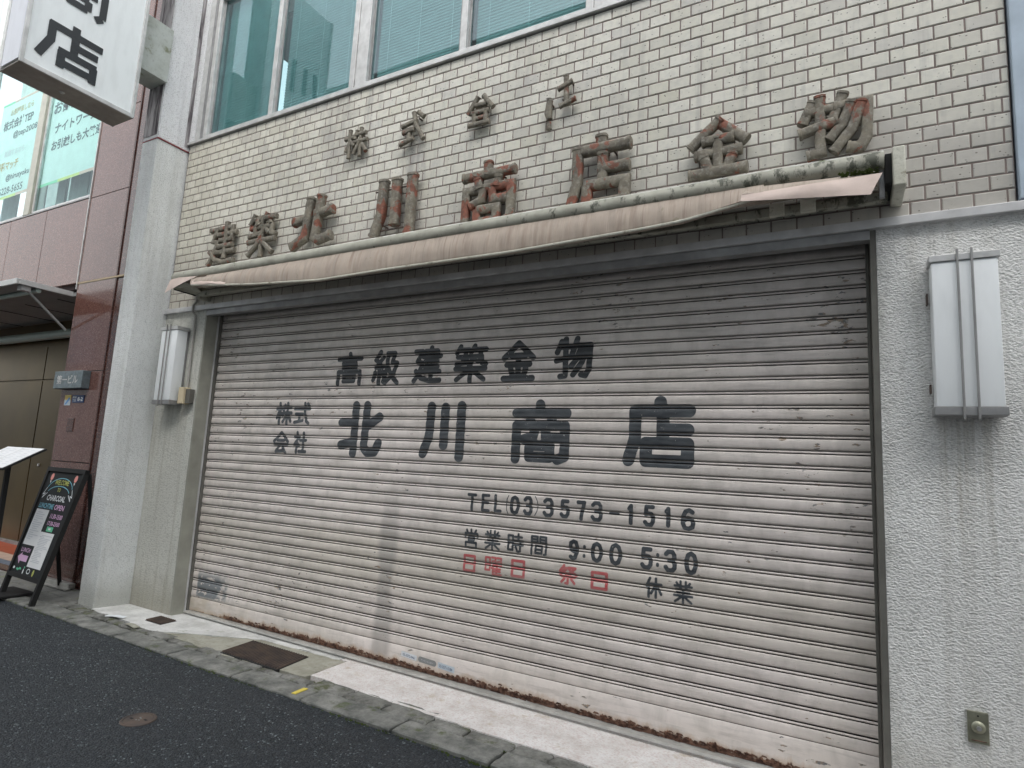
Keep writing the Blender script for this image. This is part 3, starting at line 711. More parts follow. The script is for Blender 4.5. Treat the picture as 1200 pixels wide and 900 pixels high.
text('03-3572-0461', M_BLUET, barO, (2.228, -.0125, -.057), (.997, 0, -.08), (0, 0, 1), .10, .016, .02)
text('サンワシャッター', M_GTXT, barO, (2.375, -.0125, -.063), (.997, 0, -.07), (0, 0, 1), .095, .013, .0)
text('03-3571-5184', M_BLUET, barO, (2.517, -.0125, -.074), (.997, 0, -.08), (0, 0, 1), .10, .018, .02)

# ------------------------------------------------------------------ brush-stroke characters
G = {
'高':'50,100 50,86|6,84 94,84|26,70 74,70 74,54 26,54 26,70|8,3 8,42 92,42 92,3|30,30 70,30 70,12 30,12 30,30',
'級':'28,98 10,74 28,62|40,80 12,50 40,52|26,50 26,0|10,34 4,12|40,36 46,18|56,92 84,92 76,64 94,62 82,28 50,2|58,92 56,50 44,6|62,46 78,20 98,2',
'建':'4,90 30,90 12,60 30,56 22,28 2,4|8,32 28,12 60,4 98,5|42,90 86,90 86,60 42,60|34,75 98,75|42,44 88,44|36,30 96,30|64,100 64,16',
'築':'18,100 6,82|18,90 44,90|30,88 34,78|62,100 50,82|62,90 96,90|76,88 80,78|10,70 42,70|26,70 26,52|6,50 44,54|54,70 54,58 46,46|54,70 84,70 84,52 97,48|66,62 72,56|4,36 96,36|50,46 50,0|44,32 8,5|56,32 92,5',
'金':'50,100 4,60|50,100 96,60|28,66 72,66|14,42 86,42|50,64 50,8|26,30 32,14|74,30 68,14|4,4 96,4',
'物':'16,94 4,66|12,80 46,80|28,100 28,4 14,2|2,44 48,54|60,100 46,60|54,82 96,82 93,20 84,3 72,6|72,80 60,48 44,28|86,78 74,38 50,6',
'株':'0,74 42,74|20,100 20,0|20,66 2,30|22,62 40,42|54,92 48,68|52,80 94,80|44,54 100,54|72,100 72,0|70,50 46,12|74,50 98,14',
'式':'2,74 98,74|12,48 54,48|34,48 34,14|6,8 58,18|66,100 70,50 82,14 96,4|84,98 92,88',
'会':'50,100 2,56|50,100 98,56|28,62 72,62|6,42 94,42|44,40 20,6 76,12|64,28 86,2',
'社':'24,100 24,82|4,78 42,78 4,38|24,56 24,0|28,48 42,34|52,62 98,62|76,98 76,6|46,6 100,6',
'北':'36,100 36,0|2,64 36,64|4,16 36,24|64,100 62,12 72,3 90,5 97,22|62,54 96,76',
'川':'22,97 20,40 8,7|54,95 54,24|90,98 90,3',
'商':'48,99 48,86|4,84 96,84|30,74 32,66|70,74 68,66|5,4 5,62 94,62 94,10 82,5|40,60 37,44 20,38|58,60 60,42 82,42|30,28 68,28 68,8 30,8 30,28',
'店':'54,100 54,88|14,86 98,86|14,86 14,40 4,6|58,74 58,36|58,56 96,56|32,34 96,34 96,6 32,6 32,34',
'営':'16,98 22,86|48,100 50,88|84,98 76,86|6,62 6,80 94,80 94,62|30,64 70,64 70,46 30,46 30,64|12,32 88,32 88,4 12,4 12,32',
'業':'36,100 36,82|64,100 64,82|14,94 22,84|86,94 78,84|4,78 96,78|32,74 38,66|68,74 62,66|12,62 88,62|16,48 84,48|2,34 98,34|50,62 50,0|42,30 6,4|58,30 94,4',
'時':'4,90 34,90 34,12 4,12 4,90|4,50 34,50|48,84 94,84|70,100 70,62|42,62 100,62|42,42 100,42|84,58 84,10 72,4 64,8|54,30 62,16',
'間':'4,0 4,96 42,96 42,64 4,64|4,80 42,80|96,64 58,64 58,96 96,96 96,6 84,2|58,80 96,80|30,46 70,46 70,8 30,8 30,46|30,27 70,27',
'日':'8,96 92,96 92,4 8,4 8,96|8,50 92,50',
'曜':'4,92 30,92 30,24 4,24 4,92|4,58 30,58|42,94 64,94 64,62|44,72 60,76|74,94 98,94 98,62|76,72 94,76|54,60 42,36|50,48 50,2|50,50 98,50|72,58 72,4|50,34 94,34|50,20 94,20|50,4 100,4',
'祭':'26,100 4,66|22,86 46,86 6,50|24,76 30,70|18,66 26,58|54,90 92,90 54,54|58,80 74,66 98,52|34,56 66,56|12,40 88,40|50,40 50,4 38,4|30,28 14,8|70,28 88,8',
'休':'26,100 4,56|18,72 18,0|34,70 98,70|64,100 64,0|62,66 34,20|66,66 98,20',
'0':'50,98 22,88 8,62 8,38 22,12 50,2 78,12 92,38 92,62 78,88 50,98','1':'22,82 62,98 62,2',
'3':'10,84 30,97 70,97 88,82 88,66 68,52 40,52|68,52 92,38 92,18 72,3 28,3 8,18','5':'86,97 20,97 14,56 40,62 70,60 90,44 90,20 70,3 28,3 8,16',
'6':'86,88 60,98 30,90 10,60 8,30 24,6 56,2 86,12 92,32 80,50 50,56 14,42','7':'6,97 92,97 60,40 52,2','9':'14,12 40,2 70,10 90,40 92,70 76,94 44,98 14,88 8,68 20,50 50,44 86,58',
'T':'4,97 96,97|50,97 50,2','E':'90,97 12,97 12,3 92,3|12,52 78,52','L':'14,98 14,4 92,4','(':'90,100 30,78 10,50 30,22 90,0',')':'10,100 70,78 90,50 70,22 10,0','-':'0,50 100,50',':':'50,92 50,84|50,16 50,8'}
def strokes(ch): return [[tuple(float(t) for t in p.split(',')) for p in s.split()] for s in G[ch].split('|')]
def sdf(px, pz, segs, r, butt=False):
    d = 1e9
    for ax, az, bx, bz in segs:
        dx, dz = bx-ax, bz-az; L2 = dx*dx+dz*dz
        if butt and L2 > 0:
            L = math.sqrt(L2); t = ((px-ax)*dx+(pz-az)*dz)/L; n = abs((px-ax)*dz-(pz-az)*dx)/L
            ex = max(-t-r*.0, t-L-r*.0); q = max(ex, n-r)
            if q < d: d = q
        else:
            t = 0 if L2 == 0 else max(0, min(1, ((px-ax)*dx+(pz-az)*dz)/L2)); q = math.hypot(px-ax-t*dx, pz-az-t*dz)-r
            if q < d: d = q
    return d
def field_mesh(segs, r, xs, zs, fy, skip=None, butt=False):
    """marching squares over the grid; fy(z) gives the surface the paint lies on"""
    nx, nz = len(xs), len(zs); D = [[sdf(x, z, segs, r, butt) for x in xs] for z in zs]
    idx = {}; vs = []; fs = []
    def P(key, x, z):
        if key not in idx: idx[key] = len(vs); vs.append((x, fy(z), z))
        return idx[key]
    for j in range(nz-1):
        if skip and skip((zs[j]+zs[j+1])/2): continue
        for i in range(nx-1):
            c = [(i, j), (i+1, j), (i+1, j+1), (i, j+1)]; d = [D[b][a] for a, b in c]
            if min(d) >= 0: continue
            poly = []
            for k in range(4):
                a, b = c[k], c[(k+1) % 4]; da, db = d[k], d[(k+1) % 4]
                if da < 0: poly.append(P((a, a), xs[a[0]], zs[a[1]]))
                if (da < 0) != (db < 0):
                    t = da/(da-db); e = (min(a, b), max(a, b)); poly.append(P(e, xs[a[0]]+(xs[b[0]]-xs[a[0]])*t, zs[a[1]]+(zs[b[1]]-zs[a[1]])*t))
            if len(poly) >= 3: fs.append(tuple(poly))
    return vs, fs
def segs_of(ch, x0, z0, x1, z1, r):
    out = []
    for s in strokes(ch):
        pts = [(x0+r+(x1-x0-2*r)*a/100, z0+r+(z1-z0-2*r)*b/100) for a, b in s]
        out += [(a[0], a[1], b[0], b[1]) for a, b in zip(pts[:-1], pts[1:])]
    return out
PZ = [p[0] for p in PROF]
def prof_y(z):
    u = (z+1e-7) % .075
    for (a, ya), (b, yb) in zip(PROF[:-1], PROF[1:]):
        if a <= u <= b: return ya+(yb-ya)*(u-a)/(b-a)-.0012
    return PROF[-1][1]-.0012
def zrows(z0, z1, st):
    base = []
    for k in range(int(z0//.075), int(z1//.075)+1):
        for a, b in zip(PZ, PZ[1:]+[.075]):
            n = max(1, int((b-a)/st)); base += [k*.075+a+(b-a)*i/n for i in range(n)]
    lo = max([z for z in base if z <= z0-.001] or [base[0]]); return [z for z in base if lo <= z <= z1+st*2]
def skip_gap(z):
    u = z % .075; return u > .0680 or .0535 < u < .0582
TXT = [('高',1.398,1.716,1.686,1.983,.0180),('級',1.754,1.718,2.023,1.990,.0180),('建',2.127,1.720,2.389,1.996,.0185),('築',2.466,1.719,2.754,1.990,.0175),('金',2.837,1.718,3.101,1.994,.0200),('物',3.211,1.729,3.482,2.000,.0185),
('株',0.798,1.419,0.990,1.609,.0135),('式',0.995,1.422,1.189,1.608,.0130),('会',0.798,1.195,0.984,1.379,.0130),('社',1.022,1.203,1.178,1.382,.0125),('北',1.473,1.197,1.920,1.611,.0345),('川',2.206,1.194,2.634,1.613,.0350),('商',2.930,1.199,3.363,1.616,.0320),('店',3.653,1.209,4.082,1.628,.0355),
('T',2.647,0.895,2.724,1.016,.0095),('E',2.749,0.900,2.824,1.019,.0095),('L',2.841,0.903,2.909,1.021,.0095),('(',2.931,0.901,2.955,1.019,.0025),('0',2.955,0.899,3.034,1.022,.0110),('3',3.049,0.902,3.122,1.025,.0110),(')',3.127,0.907,3.157,1.025,.0025),('3',3.180,0.904,3.262,1.024,.0110),('5',3.292,0.907,3.364,1.022,.0110),('7',3.398,0.902,3.464,1.023,.0110),('3',3.485,0.904,3.567,1.026,.0110),('-',3.599,0.953,3.662,0.970,.0070),('1',3.700,0.905,3.748,1.025,.0115),('5',3.792,0.903,3.868,1.029,.0115),('1',3.908,0.910,3.955,1.024,.0115),('6',3.995,0.902,4.083,1.026,.0115),
('営',2.638,0.663,2.753,0.793,.0072),('業',2.790,0.673,2.911,0.799,.0065),('時',2.952,0.674,3.069,0.797,.0072),('間',3.111,0.678,3.228,0.799,.0068),('9',3.357,0.674,3.430,0.798,.0115),(':',3.447,0.694,3.470,0.776,.0085),('0',3.493,0.678,3.575,0.799,.0110),('0',3.602,0.675,3.688,0.804,.0115),('5',3.781,0.676,3.860,0.802,.0115),(':',3.871,0.695,3.891,0.778,.0085),('3',3.909,0.676,3.988,0.801,.0115),('0',4.018,0.676,4.097,0.803,.0115),
('日',2.640,0.523,2.746,0.637,.0080),('曜',2.800,0.524,2.929,0.646,.0062),('日',2.982,0.530,3.093,0.645,.0085),('祭',3.301,0.534,3.425,0.651,.0075),('日',3.495,0.531,3.613,0.639,.0085),('休',3.813,0.533,3.912,0.645,.0070),('業',3.964,0.526,4.073,0.647,.0062)]
for k, (ch, x0, z0, x1, z1, r) in enumerate(TXT):
    st = .0055 if r > .02 else (.0036 if r > .012 else .0024)
    n = int((x1-x0+.01)/st)+1
    vs, fs = field_mesh(segs_of(ch, x0, z0, x1, z1, r), r, [x0-.005+st*i for i in range(n+1)], zrows(z0-.004, z1+.004, st), prof_y, skip_gap)
    red = 42 <= k <= 46
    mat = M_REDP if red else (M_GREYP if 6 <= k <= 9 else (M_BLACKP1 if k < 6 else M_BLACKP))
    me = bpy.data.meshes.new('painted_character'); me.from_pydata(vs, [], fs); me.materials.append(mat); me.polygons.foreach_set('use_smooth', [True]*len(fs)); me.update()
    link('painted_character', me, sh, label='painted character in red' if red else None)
place(sh, (2.45, 0, -.13))

# ------------------------------------------------------------------ relief characters on the tiles
def relief(ch, box, r, label, group, st=None, tilt=0, yc=None, drop=()):
    o = thing('relief_character', label, 'relief letter', group)
    x0, z0, x1, z1 = box; yc = yc if yc is not None else YF-.018-r
    sts = st if st is not None else strokes(ch); rnd = random.Random(ord(ch[0]) if ch else 1)
    for i, s in enumerate(sts):
        if i in drop: continue
        pts = []
        yy = yc+rnd.uniform(-.006, .006)
        P = [(x0+r+(x1-x0-2*r)*a/100, z0+r+(z1-z0-2*r)*b/100) for a, b in s]
        for a, b in zip(P[:-1], P[1:]):
            d = math.dist(a, b); n = max(2, int(d/.03))
            for k in range(n): pts.append((a[0]+(b[0]-a[0])*k/n, yy+rnd.uniform(-.0015, .0015), a[1]+(b[1]-a[1])*k/n))
        pts.append((P[-1][0], yy, P[-1][1]))
        # flanged ends: a slightly wider collar, as on a pipe stub
        A, B = Vector(pts[0]), Vector(pts[-1]); tA = (A-Vector(pts[1])).normalized(); tB = (B-Vector(pts[-2])).normalized()
        closed = math.dist(s[0], s[-1]) < 1
        full = [tuple(A+tA*r*.75), tuple(A+tA*r*.70), tuple(A+tA*r*.25), tuple(A+tA*r*.20)]+pts+[tuple(B+tB*r*.20), tuple(B+tB*r*.25), tuple(B+tB*r*.70), tuple(B+tB*r*.75)]
        rr = [r*.98, r*1.07, r*1.07, r*.96]+[r*(.95+rnd.uniform(-.03, .03)) for _ in pts]+[r*.96, r*1.07, r*1.07, r*.98]
        if closed: full, rr = pts, [r*.95]*len(pts)
        MB().tube(full, rr, 16, ry=.82, sq=.62).build('stroke', M_PAT, o, smooth=True)
    # pins that hold the character off the wall
    a0 = (x0+x1)/2
    for (px, pz) in ((x0+(x1-x0)*.3, z0+(z1-z0)*.25), (x0+(x1-x0)*.72, z0+(z1-z0)*.75)):
        MB().tube([(px, YF+.004, pz), (px, yc, pz)], .006, 6).build('fixing_pin', M_IRON, o)
    place(o, (a0, YF, z0)); return o
KITA = [[(42,98),(38,50),(33,16),(4,2)],[(4,57),(34,60)],[(70,100),(66,55),(61,12),(70,6),(98,12)],[(66,66),(98,70)]]
gb = 'large relief characters standing over the awning'; gs = 'small relief characters high on the tiles'
BIG = [('建',(-.035,2.745,.335,3.140),.0205,'relief character 建, leftmost and narrow, with sweeping foot and six crossbars'),
('築',(.460,2.765,.820,3.150),.0200,'dense relief character 築, second from the left over the awning'),
('北',(1.00,2.755,1.455,3.185),.0370,'relief character 北 made of two thick uprights with side stubs'),
('川',(1.80,2.715,2.250,3.195),.0390,'relief character 川, three thick parallel upright bars'),
('商',(2.575,2.670,3.015,3.155),.0300,'relief character 商 with bright red primer on its crossbars'),
('店',(3.330,2.665,3.755,3.160),.0330,'relief character 店 with a long left leg and a box at lower right'),
('金',(4.045,2.755,4.385,3.105),.0270,'relief character 金 with a pointed roof of two slanting bars'),
('物',(4.590,2.760,4.945,3.105),.0250,'relief character 物, rightmost and dense, with parallel slanting bars')]
for ch, bx, r, lb in BIG:
    o = relief(ch, bx, r*(1.0 if ch in '川北' else 1.06), lb, gb, KITA if ch == '北' else None)
    if ch == '川':
        for z in (2.80, 3.10):
            q = MB().tube([(1.84, YF-.05, z), (2.21, YF-.05, z)], .007, 6).build('connecting_rod', M_IRON, o); q.matrix_parent_inverse = Matrix.Translation(-o.location)
relief('株', (1.465,3.430,1.700,3.668), .0155, 'small relief character 株, leftmost of the upper row, its strokes fanning out', gs)
relief('式', (2.005,3.415,2.235,3.672), .0170, 'small relief character 式, second of the upper row, with a long slanting bar', gs, [[(2,66),(60,74)],[(12,40),(52,44)],[(34,44),(34,14)],[(2,2),(52,12)],[(50,100),(62,60),(96,10)],[(74,98),(92,84)]])
relief('会', (2.575,3.415,2.798,3.645), .0170, 'small relief character 会, third of the upper row, a roof over a box', gs, [[(34,100),(2,52)],[(64,100),(98,58)],[(34,74),(66,74)],[(20,46),(80,46)],[(26,44),(26,6)],[(74,44),(74,6)],[(10,4),(84,4)],[(30,26),(68,26)]])
relief('社', (3.157,3.290,3.232,3.495), .0155, 'left fragment of a broken small relief character, two short upright pieces', gs, [[(40,100),(10,50),(45,28)],[(62,92),(60,32)],[(52,6),(56,-8)]])
relief('土', (3.250,3.405,3.372,3.620), .0165, 'right fragment of a broken small relief character, a cross standing on a short bar', gs, [[(40,100),(48,10)],[(-4,62),(82,76)],[(12,-2),(110,10)]])

# ------------------------------------------------------------------ awning
aw = thing('awning', 'retracted awning with mouldy ivory case and drooping faded pink canvas over the shutter', 'awning')
def sweep(profile, xs, fn=None, close=False):
    m = MB(); vs = []; n = len(profile)
    for x in xs:
        for y, z in profile:
            dx, dy, dz = fn(x, y, z) if fn else (0, 0, 0); vs.append((x+dx, y+dy, z+dz))
    k = n if close else n-1
    fs = [(i*n+j, i*n+(j+1) % n, (i+1)*n+(j+1) % n, (i+1)*n+j) for i in range(len(xs)-1) for j in range(k)]
    if close: fs += [tuple(range(n)), tuple(range(len(xs)*n-1, (len(xs)-1)*n-1, -1))]
    return m.add(vs, fs)
cp = [(-.20,2.692),(-.26,2.697),(-.32,2.694),(-.355,2.684),(-.378,2.664),(-.386,2.638),(-.382,2.612),(-.366,2.596),(-.35,2.594),(-.352,2.600),(-.366,2.604),(-.376,2.618),(-.379,2.638),(-.372,2.660),(-.35,2.678),(-.32,2.688),(-.26,2.691),(-.20,2.686)]
sweep(cp, lin(-.20, 4.955, 60), lambda x, y, z: (0, .002*mnoise.noise(Vector((x*3, 0, 0))), .004*mnoise.noise(Vector((x*1.2, 4, 0))) - .004*abs(x-2.4)/2.4), True).build('case', M_CASE, aw, smooth=True)
# drooping canvas; hem height measured along the awning
HEM = [(-.16,2.560),(.0,2.545),(.15,2.530),(.5,2.495),(.9,2.462),(1.57,2.424),(2.15,2.434),(3.1,2.434),(3.86,2.458),(4.08,2.470),(4.33,2.512),(4.45,2.535)]
def interp(T, x):
    if x <= T[0][0]: return T[0][1]
    for (a, ya), (b, yb) in zip(T[:-1], T[1:]):
        if x <= b: return ya+(yb-ya)*(x-a)/(b-a)
    return T[-1][1]
def canvas(xs, ns, ytop, flip=False):
    vs = []; fs = []; ns2 = ns
    for i, x in enumerate(xs):
        h = interp(HEM, x); ztop = 2.604
        rip = .0050*mnoise.noise(Vector((x*30, 0, 0)))+.002*math.sin(x*55+3*mnoise.noise(Vector((x*2, 1, 0))))
        for j in range(ns+1):
            t = j/ns; z = ztop+(h-ztop)*t; bel = .020*math.sin(math.pi*min(1, t*1.0))*(1 if x < 4.05 else max(.15, 1-(x-4.05)*2.2))
            y = -.374-bel*.6-.030*t+rip*(.3+math.sin(math.pi*t))
            if x > 3.9: y -= .02*t*(x-3.9)
            vs.append((x, y, z+rip*.2))
        # hem roll turning back under
        for q, (dy, dz) in enumerate(((.006, -.010), (.020, -.012), (.034, -.002), (.060, .014), (.10, .03))):
            vs.append((x, vs[-1-q][1]+dy if False else (-.404+dy), h+dz))
    k = ns+1+5
    for i in range(len(xs)-1):
        for j in range(k-1): fs.append((i*k+j, i*k+j+1, (i+1)*k+j+1, (i+1)*k+j))
    return vs, fs
vs, fs = canvas(lin(.10, 4.46, 420), 10, 0)
MB().add(vs, fs).build('canvas', M_FAB, aw, smooth=True)
sweep([(-.4075,0),(-.4105,-.004),(-.4095,-.011),(-.403,-.014),(-.399,-.008)], lin(.12, 4.40, 60), lambda x, y, z: (0, 0, interp(HEM, x)+.001), True).build('hem_bar', M_BRACK, aw, smooth=True)
# pale flap twisted forward at the right end
def patch(P, nu, nv, name, mat, sag=0, seed=0):
    # P: 4 corner points (bl, br, tr, tl)
    P = [Vector(p) for p in P]; vs = []
    for j in range(nv+1):
        for i in range(nu+1):
            u, v = i/nu, j/nv; p = P[0]*(1-u)*(1-v)+P[1]*u*(1-v)+P[2]*u*v+P[3]*(1-u)*v
            p = p+Vector((0, -sag*math.sin(math.pi*u)*math.sin(math.pi*v), 0))+Vector((0, .004, .003))*mnoise.noise(Vector((u*4+seed, v*3, seed)))
            vs.append(tuple(p))
    fs = [(j*(nu+1)+i, j*(nu+1)+i+1, (j+1)*(nu+1)+i+1, (j+1)*(nu+1)+i) for j in range(nv) for i in range(nu)]
    o = MB().add(vs, fs).build(name, mat, aw, smooth=True)
    return o
patch([(4.36,-.425,2.512),(4.898,-.435,2.448),(4.945,-.405,2.553),(4.36,-.400,2.558)], 14, 6, 'canvas_flap', M_FABL, .012, 1)
patch([(4.36,-.405,2.555),(4.944,-.404,2.549),(4.93,-.37,2.572),(4.40,-.372,2.600)], 14, 3, 'canvas_flap', M_FAB, .006, 2)
# folded triangular flap at the left end
m = MB(); m.add([(-.262,-.390,2.496),(-.215,-.386,2.600),(-.185,-.380,2.628),(-.02,-.388,2.612),(.17,-.392,2.602),(.0,-.40,2.560),(-.13,-.405,2.520)], [(0,1,6),(1,2,3),(1,3,6),(3,5,6),(3,4,5)]); m.build('canvas_flap', M_FABL, aw)
m = MB(); m.add([(.165,-.390,2.602),(.02,-.396,2.560),(-.08,-.33,2.540),(.05,-.30,2.555),(.30,-.395,2.600)], [(0,1,2,3),(0,3,4)]); m.build('canvas_flap', M_FAB, aw)
m = MB(); m.add([(-.13,-.402,2.522),(.02,-.396,2.560),(.10,-.36,2.53),(.06,-.26,2.50),(-.02,-.26,2.492)], [(0,1,2),(0,2,3,4)]); m.build('canvas_flap', M_OLIVE, aw)
patch([(.12,-.412,2.528),(.55,-.412,2.487),(.55,-.402,2.512),(.12,-.40,2.566)], 8, 3, 'canvas_flap', M_FABL, .008, 4)
# back beam, rear roll and mounting hardware
MB().bbox(.02, 4.97, -.272, -.228, 2.480, 2.522, .004).build('back_beam', M_CASE, aw)
MB().tube([(.0, -.30, 2.568), (4.93, -.30, 2.568)], .030, 14).build('canvas_roll', M_FAB, aw, smooth=True)
for a in (4.475, 4.612):
    c = MB(); c.bbox(a, a+.066, -.300, -.2725, 2.468, 2.530, .003); c.bbox(a+.012, a+.02, -.304, -.299, 2.49, 2.50, .001); c.bbox(a+.045, a+.053, -.304, -.299, 2.49, 2.50, .001); c.build('clamp', M_BRACK, aw)
br = MB(); br.add([(4.985,-.402,2.668),(5.033,-.402,2.668),(5.033,-.404,2.486),(4.985,-.404,2.486),(4.985,YF-.001,2.668),(5.033,YF-.001,2.668),(5.033,YF-.001,2.486),(4.985,YF-.001,2.486)], [(0,1,2,3),(7,6,5,4),(0,4,5,1),(3,2,6,7),(1,5,6,2),(0,3,7,4)])
bo = br.build('end_bracket', M_BRACK, aw); bv = bo.modifiers.new('bevel', 'BEVEL'); bv.width = .006; bv.segments = 2
MB().bbox(4.958, 4.9845, -.36, -.16, 2.52, 2.66, .003).build('end_plate', M_DARK, aw)
MB().bbox(4.935, 4.957, -.330, -.312, 2.47, 2.66, .002).build('spring_arm', M_ALUD, aw)
MB().bbox(-.205, -.175, -.35, YF-.001, 2.53, 2.68, .004).build('end_plate', M_DARK, aw)
MB().bbox(-.01, .03, -.262, YF-.001, 2.46, 2.56, .004).build('wall_bracket', M_OLIVE, aw)
mm = MB()
for _ in range(160):
    x = rnd.uniform(4.78, 4.93); y = rnd.uniform(-.405, -.37); s = rnd.uniform(.004, .010); z = 2.566+rnd.uniform(-.006, .004)+(-.37-y)*.3
    mm.add([(x-s, y, z), (x+s, y-s*.4, z-.002), (x, y+s, z), (x+rnd.uniform(-1, 1)*s, y-s*.6, z+s*rnd.uniform(.3, 1))], [(0,1,3),(1,2,3),(2,0,3)])
mm.build('moss', M_MOSS, aw, kind='stuff')
place(aw, (2.4, YF, 2.5))
# brass sockets between beam and wall, cable to the left lamp
cb = MB().tube([(-.148, YF-.012, 2.60), (-.150, YF-.012, 2.47), (-.146, YF-.040, 2.43), (-.146, YF-.040, 2.38), (-.142, YF-.012, 2.35), (-.128, YF-.012, 1.72)], .009, 8).build('conduit', M_CABLE, smooth=True)
thing('', 'thin grey conduit running down the left wall to the beige box', 'conduit', o=cb)

# ------------------------------------------------------------------ wall lamps
def lamp(x0, x1, z0, z1, label):
    g = thing('wall_lamp', label, 'wall lamp', 'boxy milky wall lamps beside the shutter'); yf, yb = YF-.120, YF
    MB().bbox(x0+.008, x1-.008, yf+.006, yb-.018, z0+.036, z1-.030, .010).build('diffuser', M_ACR, g, smooth=True)
    MB().bbox(x0, x1, yf, yb-.012, z1-.030, z1, .003).build('top_cap', M_ALU, g)
    MB().bbox(x0, x1, yf, yb-.012, z0, z0+.036, .003).build('bottom_cap', M_ALUD, g)
    MB().bbox(x0+.012, x1-.012, yb-.016, yb+.002, z0+.01, z1-.01, .003).build('back_plate', M_ALUD, g)
    MB().bbox(x0-.006, x0+.0005, yb-.05, yb-.018, z0+.1, z0+.14, .002).bbox(x0-.006, x0+.0005, yb-.05, yb-.018, z1-.2, z1-.15, .002).build('latch', M_IRON, g)
    for xr in (.405, .605):
        x = x0+(x1-x0)*xr; MB().bbox(x-.0045, x+.0045, yf-.010, yf-.001, z0-.014, z1+.018, .002).build('rod', M_LROD, g)
        MB().bbox(x-.004, x+.004, yf-.010, yf+.02, z0-.018, z0-.0145, .001).build('rod_foot', M_LROD, g)
    place(g, ((x0+x1)/2, YF, z0)); return g
lamp(5.113, 5.362, 1.500, 2.196, 'milky box lamp on the stucco wall right of the shutter, facing the camera')
lamp(-.435, -.195, 1.565, 2.238, 'milky box lamp on the narrow wall left of the shutter, beside the pier')
jb = thing('junction_box', 'small beige junction box under the conduit beside the left lamp', 'junction box')
MB().bbox(-.165, -.095, YF-.065, YF-.001, 1.575, 1.715, .006).build('cover', M_BEIGE, jb)
MB().bbox(-.094, -.040, YF-.045, YF-.001, 1.58, 1.70, .003).build('side_plate', M_GUIDE, jb)
MB().tube([(-.13, YF-.03, 1.575), (-.128, YF-.03, 1.535)], .006, 6).build('cable_end', M_CABLE, jb)
place(jb, (-.12, YF, 1.575))
cv = thing('door_bell_plate', 'greenish metal plate with a round button low on the right stucco wall', 'metal plate')
MB().bbox(5.190, 5.260, YF-.014, YF+.001, .196, .316, .003).build('plate', M_ZINC, cv)
MB().tube([(5.225, YF-.0145, .258), (5.225, YF-.0165, .258), (5.225, YF-.024, .258), (5.225, YF-.026, .258)], [.022, .024, .017, .006], 20).build('button', M_ZINC, cv, smooth=True)
MB().tube([(5.225, YF-.024, .258), (5.225, YF-.034, .258)], .008, 12).build('knob', M_ALUD, cv)
MB().bbox(5.222, 5.228, YF-.0165, YF-.014, .298, .304, .001).build('screw', M_DARK, cv)
MB().bbox(5.200, 5.250, YF-.018, YF-.0145, .206, .209, .001).build('rust_edge', M_RUST, cv)
place(cv, (5.225, YF, .196))

# ------------------------------------------------------------------ hanging sign box
sg = thing('sign_box', 'large white projecting sign box with black characters, hung on the left pier', 'sign')
SX0, SX1, SY0, SY1, SZ0, SZ1 = -.78, -.47, -1.542, -.722, 3.950, 6.30
MB().bbox(SX0+.012, SX1-.012, SY0+.004, SY1-.004, SZ0+.035, SZ1-.01, .004).build('light_panel', M_SIGNW, sg)
MB().bbox(SX0+.006, SX1-.006, SY0, SY1, SZ0, SZ0+.008, .002).build('bottom_panel', M_SIGNB, sg)
MB().bbox(SX0+.022, SX1-.022, SY0-.003, SY0+.003, SZ0+.03, SZ1, .002).build('end_panel', M_SIGNE, sg)
for (xa, xb) in ((SX1-.014, SX1+.003), (SX0-.003, SX0+.014)):
    f = MB(); f.bbox(xa, xb, SY0-.004, SY0+.024, SZ0, SZ1, .003); f.bbox(xa, xb, SY1-.024, SY1+.004, SZ0, SZ1, .003)
    f.bbox(xa, xb, SY0+.024, SY1-.024, SZ0, SZ0+.034, .003); f.build('frame', M_ALU, sg)
MB().tube([(-.627, -1.19, SZ0-.010), (-.627, -1.19, SZ0+.001)], [.010, .022], 14).build('drain_stud', M_ALU, sg)
# bold square-ended characters on the +X face
def sign_char(segsx, y0, z0, w, h, r):
    segs = []
    for s in segsx:
        P = [(y0+w*a/100, z0+h*b/100) for a, b in s]
        segs += [(a[0], a[1], b[0], b[1]) for a, b in zip(P[:-1], P[1:])]
    st = .006; n = int(w/st)+14; k = int(h/st)+14
    vs, fs = field_mesh(segs, r, [y0-.04+st*i for i in range(n)], [z0-.04+st*i for i in range(k)], lambda z: 0, butt=True)
    me = bpy.data.meshes.new('sign_character'); me.from_pydata([(SX1-.0065, y, z) for y, _, z in vs], [], fs); me.materials.append(M_INK); me.update()
    return link('sign_character', me, sg)
sign_char([[(56,108),(56,88)],[(14,86),(103,86)],[(19,92),(19,46)],[(19,50),(3,2)],[(57,80),(57,34)],[(57,60),(97,60)],[(32,34),(97,34)],[(92,34),(92,-6)],[(38,34),(38,-5)],[(32,8),(97,8)]], -1.455, 4.075, .425, .34, .0285)
sign_char([[(50,108),(50,90)],[(0,88),(100,88)],[(30,80),(34,68)],[(70,80),(66,68)],[(6,-4),(6,66),(94,66),(94,8),(82,-2)],[(38,62),(36,46),(20,42)],[(60,62),(60,46),(82,46)],[(32,30),(68,30),(68,8),(32,8),(32,34)]], -1.455, 4.60, .425, .36, .0270)
sign_char([[(22,100),(20,40),(4,0)],[(54,98),(54,10)],[(92,102),(92,-4)]], -1.455, 5.16, .425, .36, .028)
MB().bbox(-.800, -.545, -.715, -.4455, 4.470, 4.985, .004).build('mounting_box', M_BOXB, sg)
place(sg, (-.62, -1.1, SZ0))

